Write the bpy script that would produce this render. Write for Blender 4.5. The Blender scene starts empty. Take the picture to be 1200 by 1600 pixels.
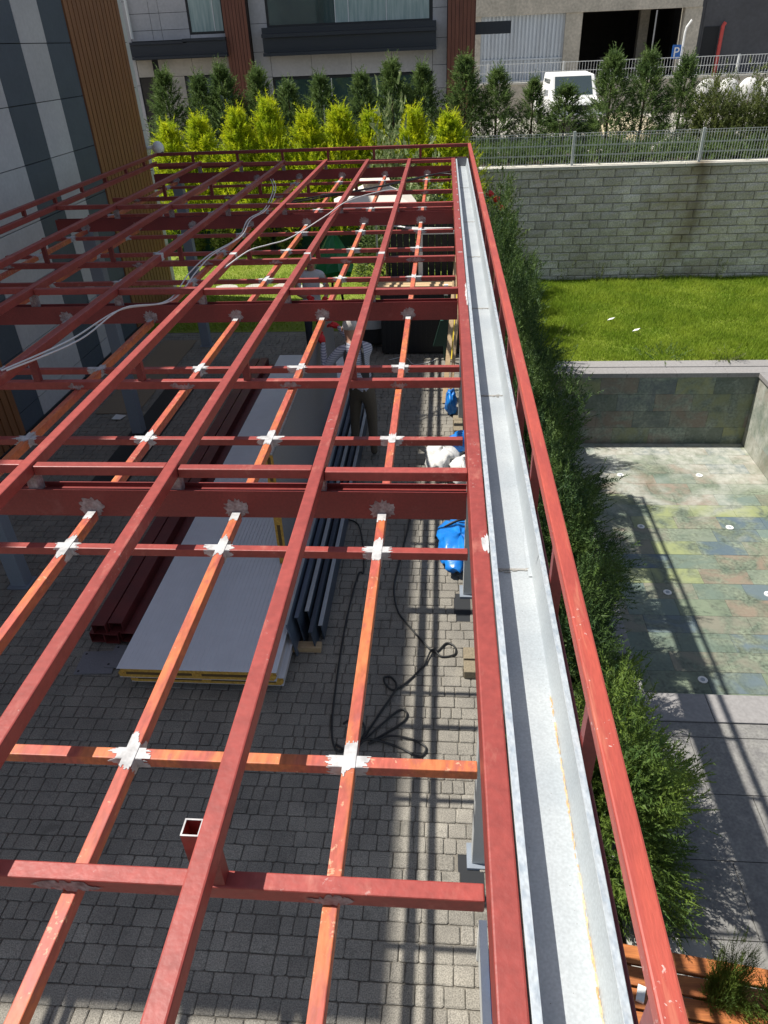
import bpy, math, random
import numpy as np
from mathutils import Vector, Matrix
C = bpy.context.scene.collection
SC = bpy.context.scene
RND = random.Random(7)
U = RND.uniform

# ------------------------------------------------------------------ camera, sky, sun, exposure
cam = bpy.data.objects.new('camera', bpy.data.cameras.new('camera')); C.objects.link(cam)
cam.data.sensor_fit = 'VERTICAL'; cam.data.sensor_height = 36.0
cam.data.lens = 36.0 * 1109 / 1600
cam.data.clip_start = 0.05; cam.data.clip_end = 600
def cam_matrix(pitch, roll, yaw):
    p, r, y = (math.radians(a) for a in (pitch, roll, yaw))
    f = Vector((math.sin(y) * math.cos(p), math.cos(y) * math.cos(p), -math.sin(p)))
    rt = Vector((math.cos(y), -math.sin(y), 0)); d = f.cross(rt)
    r2 = math.cos(r) * rt + math.sin(r) * d; d2 = -math.sin(r) * rt + math.cos(r) * d
    return Matrix((r2, -d2, -f)).transposed().to_4x4()
cam.matrix_world = Matrix.Translation((0, 0, 4.3)) @ cam_matrix(33.5, 2.47, -5.46)
SC.camera = cam

SUN = Vector((0.57, -0.095, -1.0)).normalized()          # the way the sunlight travels
world = bpy.data.worlds.new('World'); SC.world = world; world.use_nodes = True
wn = world.node_tree; bg = wn.nodes['Background']
sky = wn.nodes.new('ShaderNodeTexSky'); sky.sky_type = 'NISHITA'; sky.sun_disc = False
sky.sun_elevation = math.asin(-SUN.z); sky.sun_rotation = math.atan2(-SUN.x, -SUN.y)
hs = wn.nodes.new('ShaderNodeHueSaturation'); hs.inputs['Saturation'].default_value = .72          # camera white balance for open shade
wn.links.new(sky.outputs[0], hs.inputs['Color']); wn.links.new(hs.outputs[0], bg.inputs[0]); bg.inputs[1].default_value = 0.084
sl = bpy.data.lights.new('sun', 'SUN'); sl.energy = 5.0; sl.angle = math.radians(0.53); sl.color = (1, 0.955, 0.88)
so = bpy.data.objects.new('sun', sl); C.objects.link(so)
so.rotation_euler = SUN.to_track_quat('-Z', 'Y').to_euler()
SC.view_settings.view_transform = 'Standard'; SC.view_settings.look = 'None'
SC.view_settings.gamma = 1; SC.view_settings.exposure = 0.47; SC.view_settings.use_curve_mapping = False

# ------------------------------------------------------------------ materials
def mat(name, col, rough=.6, metal=0., col2=None, scale=6., lo=.35, hi=.65, var=.0, bump=0., bscale=60., stretch=None,
        fine=0., fscale=90., trans=0., spec=.5, detail=6., coord='pos'):
    m = bpy.data.materials.new(name); m.use_nodes = True
    nt = m.node_tree; N = nt.nodes; L = nt.links; bs = N['Principled BSDF']
    bs.inputs['Roughness'].default_value = rough; bs.inputs['Metallic'].default_value = metal
    bs.inputs['Specular IOR Level'].default_value = spec
    if coord == 'pos': src = N.new('ShaderNodeNewGeometry').outputs['Position']
    else: src = N.new('ShaderNodeTexCoord').outputs['Object']
    if stretch:
        mp = N.new('ShaderNodeMapping'); mp.inputs['Scale'].default_value = stretch; L.new(src, mp.inputs[0]); src = mp.outputs[0]
    def noise(s, d=6.):
        n = N.new('ShaderNodeTexNoise'); n.inputs['Scale'].default_value = s; n.inputs['Detail'].default_value = d
        L.new(src, n.inputs['Vector']); return n.outputs['Fac']
    def rgb(c): return (c[0], c[1], c[2], 1)
    def mix(kind, fac, a, b):
        x = N.new('ShaderNodeMix'); x.data_type = 'RGBA'; x.blend_type = kind
        for k, v in ((0, fac), (6, a), (7, b)):
            if hasattr(v, 'is_linked'): L.new(v, x.inputs[k])
            else: x.inputs[k].default_value = v if k == 0 else rgb(v)
        return x.outputs[2]
    out = None
    if col2 is not None:
        r = N.new('ShaderNodeMapRange'); r.inputs[1].default_value = lo; r.inputs[2].default_value = hi
        L.new(noise(scale, detail), r.inputs[0]); out = mix('MIX', r.outputs[0], col, col2)
    else: out = mix('MIX', 0., col, col)
    if fine:
        r = N.new('ShaderNodeMapRange'); r.inputs[1].default_value = .3; r.inputs[2].default_value = .7
        r.inputs[3].default_value = 1 - fine; r.inputs[4].default_value = 1 + fine
        L.new(noise(fscale, 4.), r.inputs[0])
        h = N.new('ShaderNodeHueSaturation'); L.new(r.outputs[0], h.inputs['Value']); L.new(out, h.inputs['Color']); out = h.outputs[0]
    if var:
        oi = N.new('ShaderNodeObjectInfo'); r = N.new('ShaderNodeMapRange')
        r.inputs[3].default_value = 1 - var; r.inputs[4].default_value = 1 + var
        L.new(oi.outputs['Random'], r.inputs[0])
        h = N.new('ShaderNodeHueSaturation'); L.new(r.outputs[0], h.inputs['Value']); L.new(out, h.inputs['Color']); out = h.outputs[0]
    L.new(out, bs.inputs['Base Color'])
    if bump:
        b = N.new('ShaderNodeBump'); b.inputs['Strength'].default_value = bump; b.inputs['Distance'].default_value = .01
        L.new(noise(bscale, 5.), b.inputs['Height']); L.new(b.outputs[0], bs.inputs['Normal'])
    if trans:
        t = N.new('ShaderNodeBsdfTranslucent'); L.new(out, t.inputs[0])
        ms = N.new('ShaderNodeMixShader'); ms.inputs[0].default_value = trans
        L.new(bs.outputs[0], ms.inputs[1]); L.new(t.outputs[0], ms.inputs[2]); L.new(ms.outputs[0], N['Material Output'].inputs[0])
    return m
def ramp_random(m, cols, k=0.75):
    """blend a per-object random choice of colours into a material's base colour"""
    nt = m.node_tree; N = nt.nodes; L = nt.links; bs = N['Principled BSDF']
    old = bs.inputs['Base Color'].links[0].from_socket
    oi = N.new('ShaderNodeObjectInfo'); cr = N.new('ShaderNodeValToRGB'); cr.color_ramp.interpolation = 'CONSTANT'
    el = cr.color_ramp.elements
    while len(el) < len(cols): el.new(1.)
    for i, c in enumerate(cols): el[i].position = i / len(cols); el[i].color = (*c, 1)
    L.new(oi.outputs['Random'], cr.inputs[0])
    g = N.new('ShaderNodeNewGeometry'); n = N.new('ShaderNodeTexNoise'); n.inputs['Scale'].default_value = 2.4; n.inputs['Detail'].default_value = 11.
    n.inputs['Distortion'].default_value = 1.2
    L.new(g.outputs['Position'], n.inputs['Vector'])
    r = N.new('ShaderNodeMapRange'); r.inputs[1].default_value = .38; r.inputs[2].default_value = .62; r.inputs[4].default_value = k
    L.new(n.outputs['Fac'], r.inputs[0])
    x = N.new('ShaderNodeMix'); x.data_type = 'RGBA'
    L.new(r.outputs[0], x.inputs[0]); L.new(old, x.inputs[6]); L.new(cr.outputs[0], x.inputs[7]); L.new(x.outputs[2], bs.inputs['Base Color'])
    return m

M = {}
M['oxide'] = mat('red_oxide_paint', (.305, .056, .045), .46, col2=(.26, .046, .038), scale=7, lo=.3, hi=.7, bump=.10, bscale=60, fine=.13, fscale=35, var=.10)
M['rail'] = mat('rail_red_paint', (.40, .072, .048), .46, col2=(.32, .056, .042), scale=5, stretch=(6, .8, 6), bump=.08, bscale=60, fine=.12, fscale=40)
M['beam'] = mat('deep_red_paint', (.22, .034, .030), .5, col2=(.18, .028, .026), scale=4, fine=.14, bump=.04, bscale=90)
M['orange'] = mat('orange_primer', (.53, .155, .055), .5, col2=(.42, .092, .062), scale=7, lo=.42, hi=.58, fine=.22, fscale=45, stretch=(1.6, .5, 1), bump=.05, bscale=80, var=.06)
M['primer'] = mat('grey_primer', (.36, .355, .355), .85, col2=(.53, .53, .53), scale=22, fine=.14, fscale=70)
M['smudge'] = mat('grey_primer_smudge', (.24, .17, .165), 1., col2=(.36, .33, .325), scale=28, fine=.25, spec=.05)
M['zinc'] = mat('galvanised_steel', (.385, .42, .44), .48, .3, col2=(.46, .49, .50), scale=4, lo=.35, hi=.65, fine=.10, fscale=150, bump=.03, bscale=50)
M['zinclip'] = mat('weathered_zinc', (.40, .44, .47), .6, .2, col2=(.28, .33, .38), scale=30, lo=.45, hi=.70, stretch=(2, 1, 2), fine=.15, fscale=70)
M['rust'] = mat('rust_stain', (.50, .27, .10), .9, col2=(.66, .52, .34), scale=20, fine=.25)
M['dirt'] = mat('dirt_line', (.30, .29, .27), .9, fine=.3)
M['greypost'] = mat('grey_post_paint', (.20, .23, .27), .5, fine=.06, var=.04)
M['palepost'] = mat('pale_grey_post', (.42, .43, .42), .55, fine=.06)
M['paver'] = mat('concrete_paver', (.270, .250, .210), .9, col2=(.205, .19, .162), scale=3., fine=.45, fscale=140, var=.16, bump=.5, bscale=150)
M['joint'] = mat('joint_sand', (.16, .145, .12), .95, fine=.3, bump=.3)
M['soil'] = mat('soil', (.09, .065, .045), .95, col2=(.14, .11, .08), scale=5, fine=.3, bump=.4)
M['block'] = mat('splitface_block', (.60, .575, .51), .92, col2=(.45, .42, .35), scale=.9, fine=.28, fscale=30, var=.16, bump=.6, bscale=30)
M['mortar'] = mat('wall_joint', (.07, .07, .065), .95, fine=.2)
M['cap'] = mat('concrete_cap', (.52, .50, .44), .85, fine=.15, fscale=30)
M['coping'] = mat('coping_stone', (.25, .24, .235), .75, fine=.12, fscale=25, var=.05)
M['deck'] = mat('deck_stone_tile', (.205, .20, .185), .72, col2=(.155, .15, .145), scale=10, fine=.25, fscale=40, var=.07, bump=.15, bscale=50)
M['grout'] = mat('pale_grout', (.42, .41, .38), .9, fine=.1)
M['pgrout'] = mat('pool_grout', (.15, .155, .14), .9, fine=.15)
slate_cols = [(.10, .125, .10), (.065, .085, .095), (.17, .19, .10), (.16, .115, .095), (.13, .13, .115), (.085, .11, .10), (.24, .25, .11), (.20, .15, .12), (.075, .095, .12), (.13, .16, .13)]
M['slate'] = ramp_random(mat('slate_tile', (.19, .225, .19), .45, col2=(.10, .135, .12), scale=4, fine=.35, fscale=22, var=.18, bump=.2, bscale=25), slate_cols)
M['slatefloor'] = ramp_random(mat('slate_floor_tile', (.19, .215, .155), .5, col2=(.105, .135, .10), scale=3.4, fine=.42, fscale=20, var=.16, bump=.2, bscale=25),
    [(.18, .22, .15), (.12, .16, .18), (.27, .30, .14), (.24, .185, .14), (.22, .21, .16), (.14, .185, .15), (.21, .20, .155), (.25, .21, .16), (.09, .13, .165), (.19, .22, .17), (.15, .20, .18)], .9)
def dried(m):
    nt = m.node_tree; N = nt.nodes; L = nt.links; bs = N['Principled BSDF']; old = bs.inputs['Base Color'].links[0].from_socket
    g = N.new('ShaderNodeNewGeometry'); sp_ = N.new('ShaderNodeSeparateXYZ'); L.new(g.outputs['Position'], sp_.inputs[0])
    n1 = N.new('ShaderNodeTexNoise'); n1.inputs['Scale'].default_value = 1.1; n1.inputs['Detail'].default_value = 8.; n1.inputs['Distortion'].default_value = .8; L.new(g.outputs['Position'], n1.inputs['Vector'])
    ma = N.new('ShaderNodeMath'); ma.operation = 'MULTIPLY_ADD'; ma.inputs[1].default_value = 9.; L.new(n1.outputs['Fac'], ma.inputs[0]); L.new(sp_.outputs['Y'], ma.inputs[2])
    r = N.new('ShaderNodeMapRange'); r.inputs[1].default_value = 15.4; r.inputs[2].default_value = 17.6; r.inputs[4].default_value = 1.; L.new(ma.outputs[0], r.inputs[0])
    n2 = N.new('ShaderNodeTexNoise'); n2.inputs['Scale'].default_value = 6.; n2.inputs['Detail'].default_value = 12.; n2.inputs['Roughness'].default_value = .75; L.new(g.outputs['Position'], n2.inputs['Vector'])
    r2 = N.new('ShaderNodeMapRange'); r2.inputs[1].default_value = .36; r2.inputs[2].default_value = .62; r2.inputs[3].default_value = .25; r2.inputs[4].default_value = .95; L.new(n2.outputs['Fac'], r2.inputs[0])
    mu = N.new('ShaderNodeMath'); mu.operation = 'MULTIPLY'; L.new(r.outputs[0], mu.inputs[0]); L.new(r2.outputs[0], mu.inputs[1])
    x = N.new('ShaderNodeMix'); x.data_type = 'RGBA'; L.new(mu.outputs[0], x.inputs[0]); L.new(old, x.inputs[6]); x.inputs[7].default_value = (.46, .46, .41, 1); L.new(x.outputs[2], bs.inputs['Base Color'])
dried(M['slatefloor'])
def stained(m, x0, w, col):
    nt = m.node_tree; N = nt.nodes; L = nt.links; bs = N['Principled BSDF']; old = bs.inputs['Base Color'].links[0].from_socket
    g = N.new('ShaderNodeNewGeometry'); sp_ = N.new('ShaderNodeSeparateXYZ'); L.new(g.outputs['Position'], sp_.inputs[0])
    n1 = N.new('ShaderNodeTexNoise'); n1.inputs['Scale'].default_value = 1.3; n1.inputs['Detail'].default_value = 6.; L.new(g.outputs['Position'], n1.inputs['Vector'])
    a = N.new('ShaderNodeMath'); a.operation = 'SUBTRACT'; L.new(sp_.outputs['X'], a.inputs[0]); a.inputs[1].default_value = x0
    b = N.new('ShaderNodeMath'); b.operation = 'ABSOLUTE'; L.new(a.outputs[0], b.inputs[0])
    r = N.new('ShaderNodeMapRange'); r.inputs[1].default_value = w; r.inputs[2].default_value = 0.; L.new(b.outputs[0], r.inputs[0])
    r2 = N.new('ShaderNodeMapRange'); r2.inputs[1].default_value = .35; r2.inputs[2].default_value = .65; L.new(n1.outputs['Fac'], r2.inputs[0])
    mu = N.new('ShaderNodeMath'); mu.operation = 'MULTIPLY'; L.new(r.outputs[0], mu.inputs[0]); L.new(r2.outputs[0], mu.inputs[1])
    x = N.new('ShaderNodeMix'); x.data_type = 'RGBA'; L.new(mu.outputs[0], x.inputs[0]); L.new(old, x.inputs[6]); x.inputs[7].default_value = (*col, 1); L.new(x.outputs[2], bs.inputs['Base Color'])
stained(M['block'], 6.2, 1.3, (.30, .25, .15)); stained(M['block'], 6.45, .30, (.17, .14, .09)); stained(M['cap'], 6.4, .4, (.16, .12, .07))
def chips(m, col, scale=38., lo=.64, hi=.69, k=.8, stretch=(1, 1, 1)):
    nt = m.node_tree; N = nt.nodes; L = nt.links; bs = N['Principled BSDF']; old = bs.inputs['Base Color'].links[0].from_socket
    g = N.new('ShaderNodeNewGeometry'); mp = N.new('ShaderNodeMapping'); mp.inputs['Scale'].default_value = stretch; L.new(g.outputs['Position'], mp.inputs[0])
    n1 = N.new('ShaderNodeTexNoise'); n1.inputs['Scale'].default_value = scale; n1.inputs['Detail'].default_value = 7.; n1.inputs['Roughness'].default_value = .65; L.new(mp.outputs[0], n1.inputs['Vector'])
    n2 = N.new('ShaderNodeTexNoise'); n2.inputs['Scale'].default_value = 2.6; L.new(g.outputs['Position'], n2.inputs['Vector'])
    ma = N.new('ShaderNodeMath'); ma.operation = 'MULTIPLY_ADD'; ma.inputs[1].default_value = .5; L.new(n2.outputs['Fac'], ma.inputs[0]); L.new(n1.outputs['Fac'], ma.inputs[2])
    r = N.new('ShaderNodeMapRange'); r.inputs[1].default_value = lo + .25; r.inputs[2].default_value = hi + .25; r.inputs[4].default_value = k; L.new(ma.outputs[0], r.inputs[0])
    x = N.new('ShaderNodeMix'); x.data_type = 'RGBA'; L.new(r.outputs[0], x.inputs[0]); L.new(old, x.inputs[6]); x.inputs[7].default_value = (*col, 1); L.new(x.outputs[2], bs.inputs['Base Color'])
chips(M['oxide'], (.50, .20, .15), 16, .60, .78, .5, (1, .35, 1)); chips(M['oxide'], (.42, .28, .25), 55, .71, .74, .6)
chips(M['rail'], (.55, .22, .13), 20, .60, .76, .5, (2, .15, 2)); chips(M['rail'], (.55, .42, .38), 60, .70, .73, .8)
chips(M['orange'], (.34, .085, .07), 26, .56, .66, .75, (1, .5, 1)); chips(M['orange'], (.60, .36, .22), 45, .64, .68, .7)
chips(M['beam'], (.30, .12, .11), 14, .60, .80, .4)
chips(M['paver'], (.10, .095, .08), 9, .60, .72, .55); chips(M['deck'], (.30, .29, .27), 12, .58, .70, .5)
M['white'] = mat('white_paint', (.78, .78, .76), .45, fine=.04)
M['whitemetal'] = mat('white_metal', (.72, .73, .72), .4, fine=.05)
M['facade_l'] = mat('light_grey_panel', (.54, .54, .545), .62, col2=(.49, .49, .50), scale=2.5, fine=.07, fscale=20, var=.05)
M['facade_d'] = mat('slate_grey_panel', (.082, .104, .132), .6, col2=(.072, .092, .118), scale=2.5, fine=.08, fscale=20, var=.06)
M['gap'] = mat('dark_gap', (.02, .022, .025), .9)
M['slat'] = mat('brown_slat', (.27, .115, .045), .55, col2=(.215, .09, .037), scale=7, stretch=(3, 3, .3), fine=.12, var=.08)
M['slat2'] = mat('red_brown_slat', (.20, .072, .042), .55, col2=(.16, .056, .035), scale=7, stretch=(3, 3, .3), fine=.12, var=.07)
M['slatback'] = mat('slat_back', (.030, .014, .010), .8)
M['bpanel'] = mat('grey_cladding', (.50, .485, .495), .6, col2=(.44, .43, .44), scale=1.2, fine=.07, fscale=12, var=.06)
M['bpanel_lit'] = mat('sun_tinted_cladding', (.50, .46, .41), .65, col2=(.32, .30, .27), scale=1.2, fine=.07, fscale=12, var=.06)  # warmer copy of the grey cladding; grazing sunlight is painted into it
M['navy'] = mat('navy_band', (.022, .028, .040), .4, fine=.06)
M['glass'] = mat('window_glass', (.030, .060, .060), .04, col2=(.055, .10, .095), scale=.7, spec=1.0)
M['pane_reflect'] = mat('pane_reflection', (.42, .52, .50), .25, col2=(.25, .36, .35), scale=3, stretch=(4, 4, .4), spec=.8)  # pale streaks put the curtain reflections into the pane colour
M['frame'] = mat('dark_frame', (.018, .020, .024), .4)
M['conc'] = mat('raw_concrete', (.52, .475, .40), .9, col2=(.40, .37, .31), scale=1.1, fine=.18, fscale=9, bump=.2, bscale=8)
M['corr'] = mat('corrugated_zinc', (.56, .61, .66), .5, .1, col2=(.46, .50, .54), scale=1.2, stretch=(3, 3, .3), fine=.1, fscale=10)
M['darkwall'] = mat('dark_wall_panel', (.075, .078, .088), .7, col2=(.06, .062, .07), scale=.8, fine=.1, fscale=8)
M['interior'] = mat('dark_interior', (.045, .040, .036), .95, fine=.2, fscale=5)
M['redpipe'] = mat('red_pipe', (.55, .07, .06), .5)
M['blue'] = mat('blue_sign', (.02, .13, .45), .45)
M['street'] = mat('pale_street', (.40, .375, .33), .92, col2=(.32, .30, .265), scale=.6, fine=.2, fscale=9)
M['rubble'] = mat('sandy_gravel', (.42, .34, .22), .95, col2=(.50, .44, .32), scale=8, fine=.3, fscale=20, bump=.6, bscale=12)
M['wire'] = mat('galvanised_wire', (.55, .58, .57), .45, .3)
M['wood'] = mat('oiled_wood', (.40, .135, .035), .6, col2=(.28, .085, .022), scale=11, lo=.35, hi=.65, stretch=(.35, 4, 4), fine=.2, fscale=30, var=.12, bump=.15, bscale=40)
M['board'] = mat('pale_board', (.52, .38, .22), .75, col2=(.42, .29, .16), scale=9, stretch=(.4, 4, 4), fine=.14, var=.1)
M['panel'] = mat('panel_sheet', (.66, .68, .71), .4, .0, fine=.03, fscale=8, col2=(.61, .63, .66), scale=1.5)
M['foam'] = mat('yellow_foam', (.55, .33, .06), .85, col2=(.42, .23, .04), scale=25, fine=.2, fscale=60)
M['hollow_shade'] = mat('foam_hollow_shade', (.10, .06, .02), .9)  # dark brown standing for the shade inside the foam hollows
M['edge'] = mat('grey_panel_edge', (.30, .30, .28), .8, col2=(.45, .45, .42), scale=40, fine=.3, fscale=90)
M['bluesteel'] = mat('blue_grey_sheet', (.065, .085, .12), .35, .2, col2=(.10, .125, .165), scale=3, stretch=(4, .4, 4), var=.5)
M['tube'] = mat('dark_red_tube', (.15, .028, .026), .45, col2=(.11, .022, .022), scale=6, fine=.1, var=.1)
M['plate'] = mat('grey_plate', (.20, .20, .215), .5, .2, fine=.1)
M['cable'] = mat('black_cable', (.014, .014, .014), .5)
M['wcable'] = mat('white_cable', (.66, .66, .65), .5)
M['tarp'] = mat('blue_tarp', (.012, .20, .62), .32, col2=(.010, .15, .50), scale=10, bump=.4, bscale=14)
M['sack'] = mat('white_woven_sack', (.66, .65, .62), .75, col2=(.52, .51, .49), scale=7, fine=.12, bump=.4, bscale=30)
M['brick'] = mat('spare_paver', (.20, .165, .11), .9, fine=.25, fscale=80, var=.14)
M['yellow'] = mat('yellow_tool', (.75, .55, .03), .45)
M['dkgreen'] = mat('dark_green_tool', (.016, .055, .040), .5)
M['greentarp'] = mat('green_tarp', (.012, .22, .07), .35, col2=(.01, .16, .05), scale=5, bump=.3, bscale=9)
M['screen'] = mat('green_screen', (.018, .075, .055), .8, fine=.25, fscale=20)
M['card'] = mat('cardboard', (.22, .17, .115), .85, fine=.1)
M['paper'] = mat('paper', (.7, .7, .68), .8)
M['black'] = mat('black_metal', (.014, .014, .016), .5)
M['canvas'] = mat('cream_canvas', (.66, .60, .52), .8, fine=.05)
M['stone'] = mat('stepping_stone', (.42, .40, .35), .85, fine=.15)
M['bark'] = mat('bark', (.10, .065, .04), .9, fine=.3)
def leafmat(n, a, b, t=.3, rough=.6, scale=3.): return mat(n, a, rough, col2=b, scale=scale, lo=.38, hi=.62, fine=.28, fscale=14, trans=t, spec=.3)
M['lf_yellow'] = leafmat('golden_foliage', (.60, .63, .018), (.36, .47, .02), .5)
M['lf_thuja'] = leafmat('thuja_foliage', (.15, .22, .06), (.08, .135, .04), .4)
M['lf_juni'] = leafmat('juniper_foliage', (.095, .155, .034), (.036, .078, .026), .3)
M['lf_junib'] = leafmat('bright_juniper_foliage', (.15, .22, .035), (.07, .13, .03), .35)
M['lf_olive'] = leafmat('olive_foliage', (.17, .20, .055), (.10, .13, .035), .35)
M['lf_rose'] = leafmat('rose_foliage', (.12, .17, .04), (.06, .10, .03), .3)
M['lf_pale'] = leafmat('variegated_foliage', (.42, .46, .24), (.12, .20, .06), .3, scale=12)
M['lf_ball'] = leafmat('topiary_foliage', (.13, .19, .035), (.20, .22, .05), .3, scale=8)
M['grass'] = leafmat('grass_blade', (.32, .41, .045), (.20, .30, .025), .5, scale=1.1)
M['turf'] = mat('turf', (.15, .21, .015), .95, col2=(.20, .23, .03), scale=1.6, fine=.3, fscale=25, bump=.4, bscale=40)
M['rose'] = mat('rose_petal', (.62, .02, .03), .6)
M['skin'] = mat('skin', (.42, .22, .15), .55)
M['hairw'] = mat('white_hair', (.62, .60, .57), .7, col2=(.30, .28, .26), scale=9, fine=.15)
M['hairb'] = mat('dark_hair', (.012, .010, .009), .5)
M['trouser'] = mat('khaki_trousers', (.085, .068, .048), .85, fine=.15)
M['jeans'] = mat('dark_trousers', (.02, .024, .035), .85)
M['tee'] = mat('pale_shirt', (.50, .52, .55), .8)
M['glove'] = mat('red_glove', (.60, .02, .025), .6)
M['shoe'] = mat('dark_shoe', (.02, .018, .016), .6)
M['vest'] = mat('tool_vest', (.05, .05, .05), .8)
M['stripe'] = mat('striped_shirt', (.36, .38, .46), .8)
def stripes():
    nt = M['stripe'].node_tree; N = nt.nodes; L = nt.links
    w = N.new('ShaderNodeTexWave'); w.inputs['Scale'].default_value = 14.; w.bands_direction = 'Z'; w.inputs['Distortion'].default_value = .6
    g = N.new('ShaderNodeNewGeometry'); L.new(g.outputs['Position'], w.inputs[0])
    x = N.new('ShaderNodeMix'); x.data_type = 'RGBA'; L.new(w.outputs['Fac'], x.inputs[0])
    x.inputs[6].default_value = (.20, .21, .28, 1); x.inputs[7].default_value = (.55, .56, .61, 1)
    L.new(x.outputs[2], N['Principled BSDF'].inputs['Base Color'])
stripes()
M['truckglass'] = mat('windscreen', (.05, .07, .075), .05, spec=1.)
M['rubber'] = mat('rubber', (.02, .02, .02), .85)

# ------------------------------------------------------------------ mesh helpers
class MB:
    def __init__(s): s.v = []; s.f = []; s.mi = []
    def add(s, vs, fs, mi=0):
        n = len(s.v); s.v += [tuple(v) for v in vs]; s.f += [tuple(i + n for i in f) for f in fs]; s.mi += [mi] * len(fs); return s
    def box(s, x0, x1, y0, y1, z0, z1, mi=0, T=None):
        vs = [(x, y, z) for z in (z0, z1) for y in (y0, y1) for x in (x0, x1)]
        if T: vs = [T @ Vector(v) for v in vs]
        return s.add(vs, [(0, 2, 3, 1), (4, 5, 7, 6), (0, 1, 5, 4), (2, 6, 7, 3), (0, 4, 6, 2), (1, 3, 7, 5)], mi)
    def rings(s, rs, closed=True, caps=True, mi=0):
        n = len(rs[0]); b = len(s.v); s.v += [tuple(p) for r in rs for p in r]; f = []
        for k in range(len(rs) - 1):
            for i in range(n if closed else n - 1):
                j = (i + 1) % n; f.append((b + k * n + i, b + k * n + j, b + (k + 1) * n + j, b + (k + 1) * n + i))
        if caps and closed: f.append(tuple(b + i for i in range(n))[::-1]); f.append(tuple(b + (len(rs) - 1) * n + i for i in range(n)))
        s.f += f; s.mi += [mi] * len(f); return s
    def tube(s, pts, r, n=8, mi=0):
        pts = [Vector(p) for p in pts]; rs = []; up = None
        for k, p in enumerate(pts):
            d = (pts[min(k + 1, len(pts) - 1)] - pts[max(k - 1, 0)])
            d = d.normalized() if d.length > 1e-9 else Vector((0, 0, 1))
            if up is None: up = d.orthogonal().normalized()
            up = (up - d * up.dot(d)); up = up.normalized() if up.length > 1e-6 else d.orthogonal().normalized()
            q = d.cross(up); rr = r[k] if isinstance(r, (list, tuple)) else r
            rs.append([p + rr * (math.cos(a) * up + math.sin(a) * q) for a in (2 * math.pi * i / n for i in range(n))])
        return s.rings(rs, mi=mi)
    def prism(s, poly, z0, z1, mi=0):
        return s.rings([[(x, y, z0) for x, y in poly], [(x, y, z1) for x, y in poly]], mi=mi)
    def ball(s, c, r, n=12, m=8, jit=0., mi=0, bottom=-1.):
        rs = []
        r = (r, r, r) if not isinstance(r, (tuple, list)) else r
        for k in range(m + 1):
            t = math.pi * k / m; z = -math.cos(t); z = max(z, bottom)
            rs.append([(c[0] + r[0] * (math.sin(t) + .001) * math.cos(a) * (1 + U(-jit, jit)), c[1] + r[1] * (math.sin(t) + .001) * math.sin(a) * (1 + U(-jit, jit)),
                        c[2] + r[2] * z * (1 + U(-jit, jit))) for a in (2 * math.pi * i / n for i in range(n))])
        return s.rings(rs, mi=mi)
    def mesh(s, name, mats, smooth=False):
        me = bpy.data.meshes.new(name); me.from_pydata(s.v, [], s.f)
        for m in (mats if isinstance(mats, (list, tuple)) else [mats]): me.materials.append(M[m] if isinstance(m, str) else m)
        if any(s.mi): me.polygons.foreach_set('material_index', s.mi)
        if smooth: me.polygons.foreach_set('use_smooth', [True] * len(s.f))
        me.update(); return me
def link(name, me, parent=None, loc=None, rot=None, scale=None):
    o = bpy.data.objects.new(name, me); C.objects.link(o)
    if parent: o.parent = parent
    if loc is not None: o.location = loc
    if rot is not None: o.rotation_euler = rot
    if scale is not None: o.scale = scale
    return o
def obj(name, mb, mats, parent=None, smooth=False, bev=0., **k):
    o = link(name, mb.mesh(name, mats, smooth), parent, **k)
    if bev:
        b = o.modifiers.new('bevel', 'BEVEL'); b.width = bev; b.segments = 2; b.limit_method = 'ANGLE'
    return o
def tag(o, label=None, cat=None, group=None, kind=None):
    if label: o['label'] = label
    if cat: o['category'] = cat
    if group: o['group'] = group
    if kind: o['kind'] = kind
    return o
def thing(name, label, cat, loc=(0, 0, 0), rz=0., group=None):
    o = bpy.data.objects.new(name, None); C.objects.link(o); o.location = loc; o.rotation_euler = (0, 0, rz); o.empty_display_size = .1
    return tag(o, label, cat, group)
def copy_tree(o, parent=None):
    c = o.copy(); C.objects.link(c)
    if parent: c.parent = parent
    for ch in list(o.children): copy_tree(ch, c)
    return c
def Bx(*a, **k): return MB().box(*a, **k)
def sheet(name, x0, x1, y0, y1, z, m): 
    return tag(obj(name, MB().add([(x0, y0, z), (x1, y0, z), (x1, y1, z), (x0, y1, z)], [(0, 1, 2, 3)]), m), kind='structure')
def spline(pts, n=6):
    pts = [Vector(p) for p in pts]; out = []
    for i in range(len(pts) - 1):
        p0, p1, p2, p3 = pts[max(i - 1, 0)], pts[i], pts[i + 1], pts[min(i + 2, len(pts) - 1)]
        for k in range(n):
            t = k / n
            out.append(.5 * ((2 * p1) + (p2 - p0) * t + (2 * p0 - 5 * p1 + 4 * p2 - p3) * t * t + (3 * p1 - p0 - 3 * p2 + p3) * t ** 3))
    return out + [pts[-1]]

DK = -1.30      # garden terrace level, one step below the paved court (z = 0)
PF = -2.85      # pool floor
ST = 1.30       # street level behind the retaining wall

# ------------------------------------------------------------------ ground sheets
sheet('ground', -150, 150, -60, 250, -3.3, 'soil')
# raised street plateau behind the wall
tag(obj('street', Bx(-60, 60, 20.35, 36, -3.2, ST), 'street'), kind='structure')
tag(obj('yard', Bx(-60, 60, 36.25, 120, -3.2, 2.25), 'street'), kind='structure')
tag(obj('planting_bed', Bx(-12, 14, 20.22, 23.2, ST - .2, ST + .16), 'soil'), kind='structure')
tag(obj('gravel_heap', MB().ball((6.6, 29.5, ST), (1.0, 3.4, .55), 18, 8, .05), 'rubble', smooth=True), kind='structure')

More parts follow.
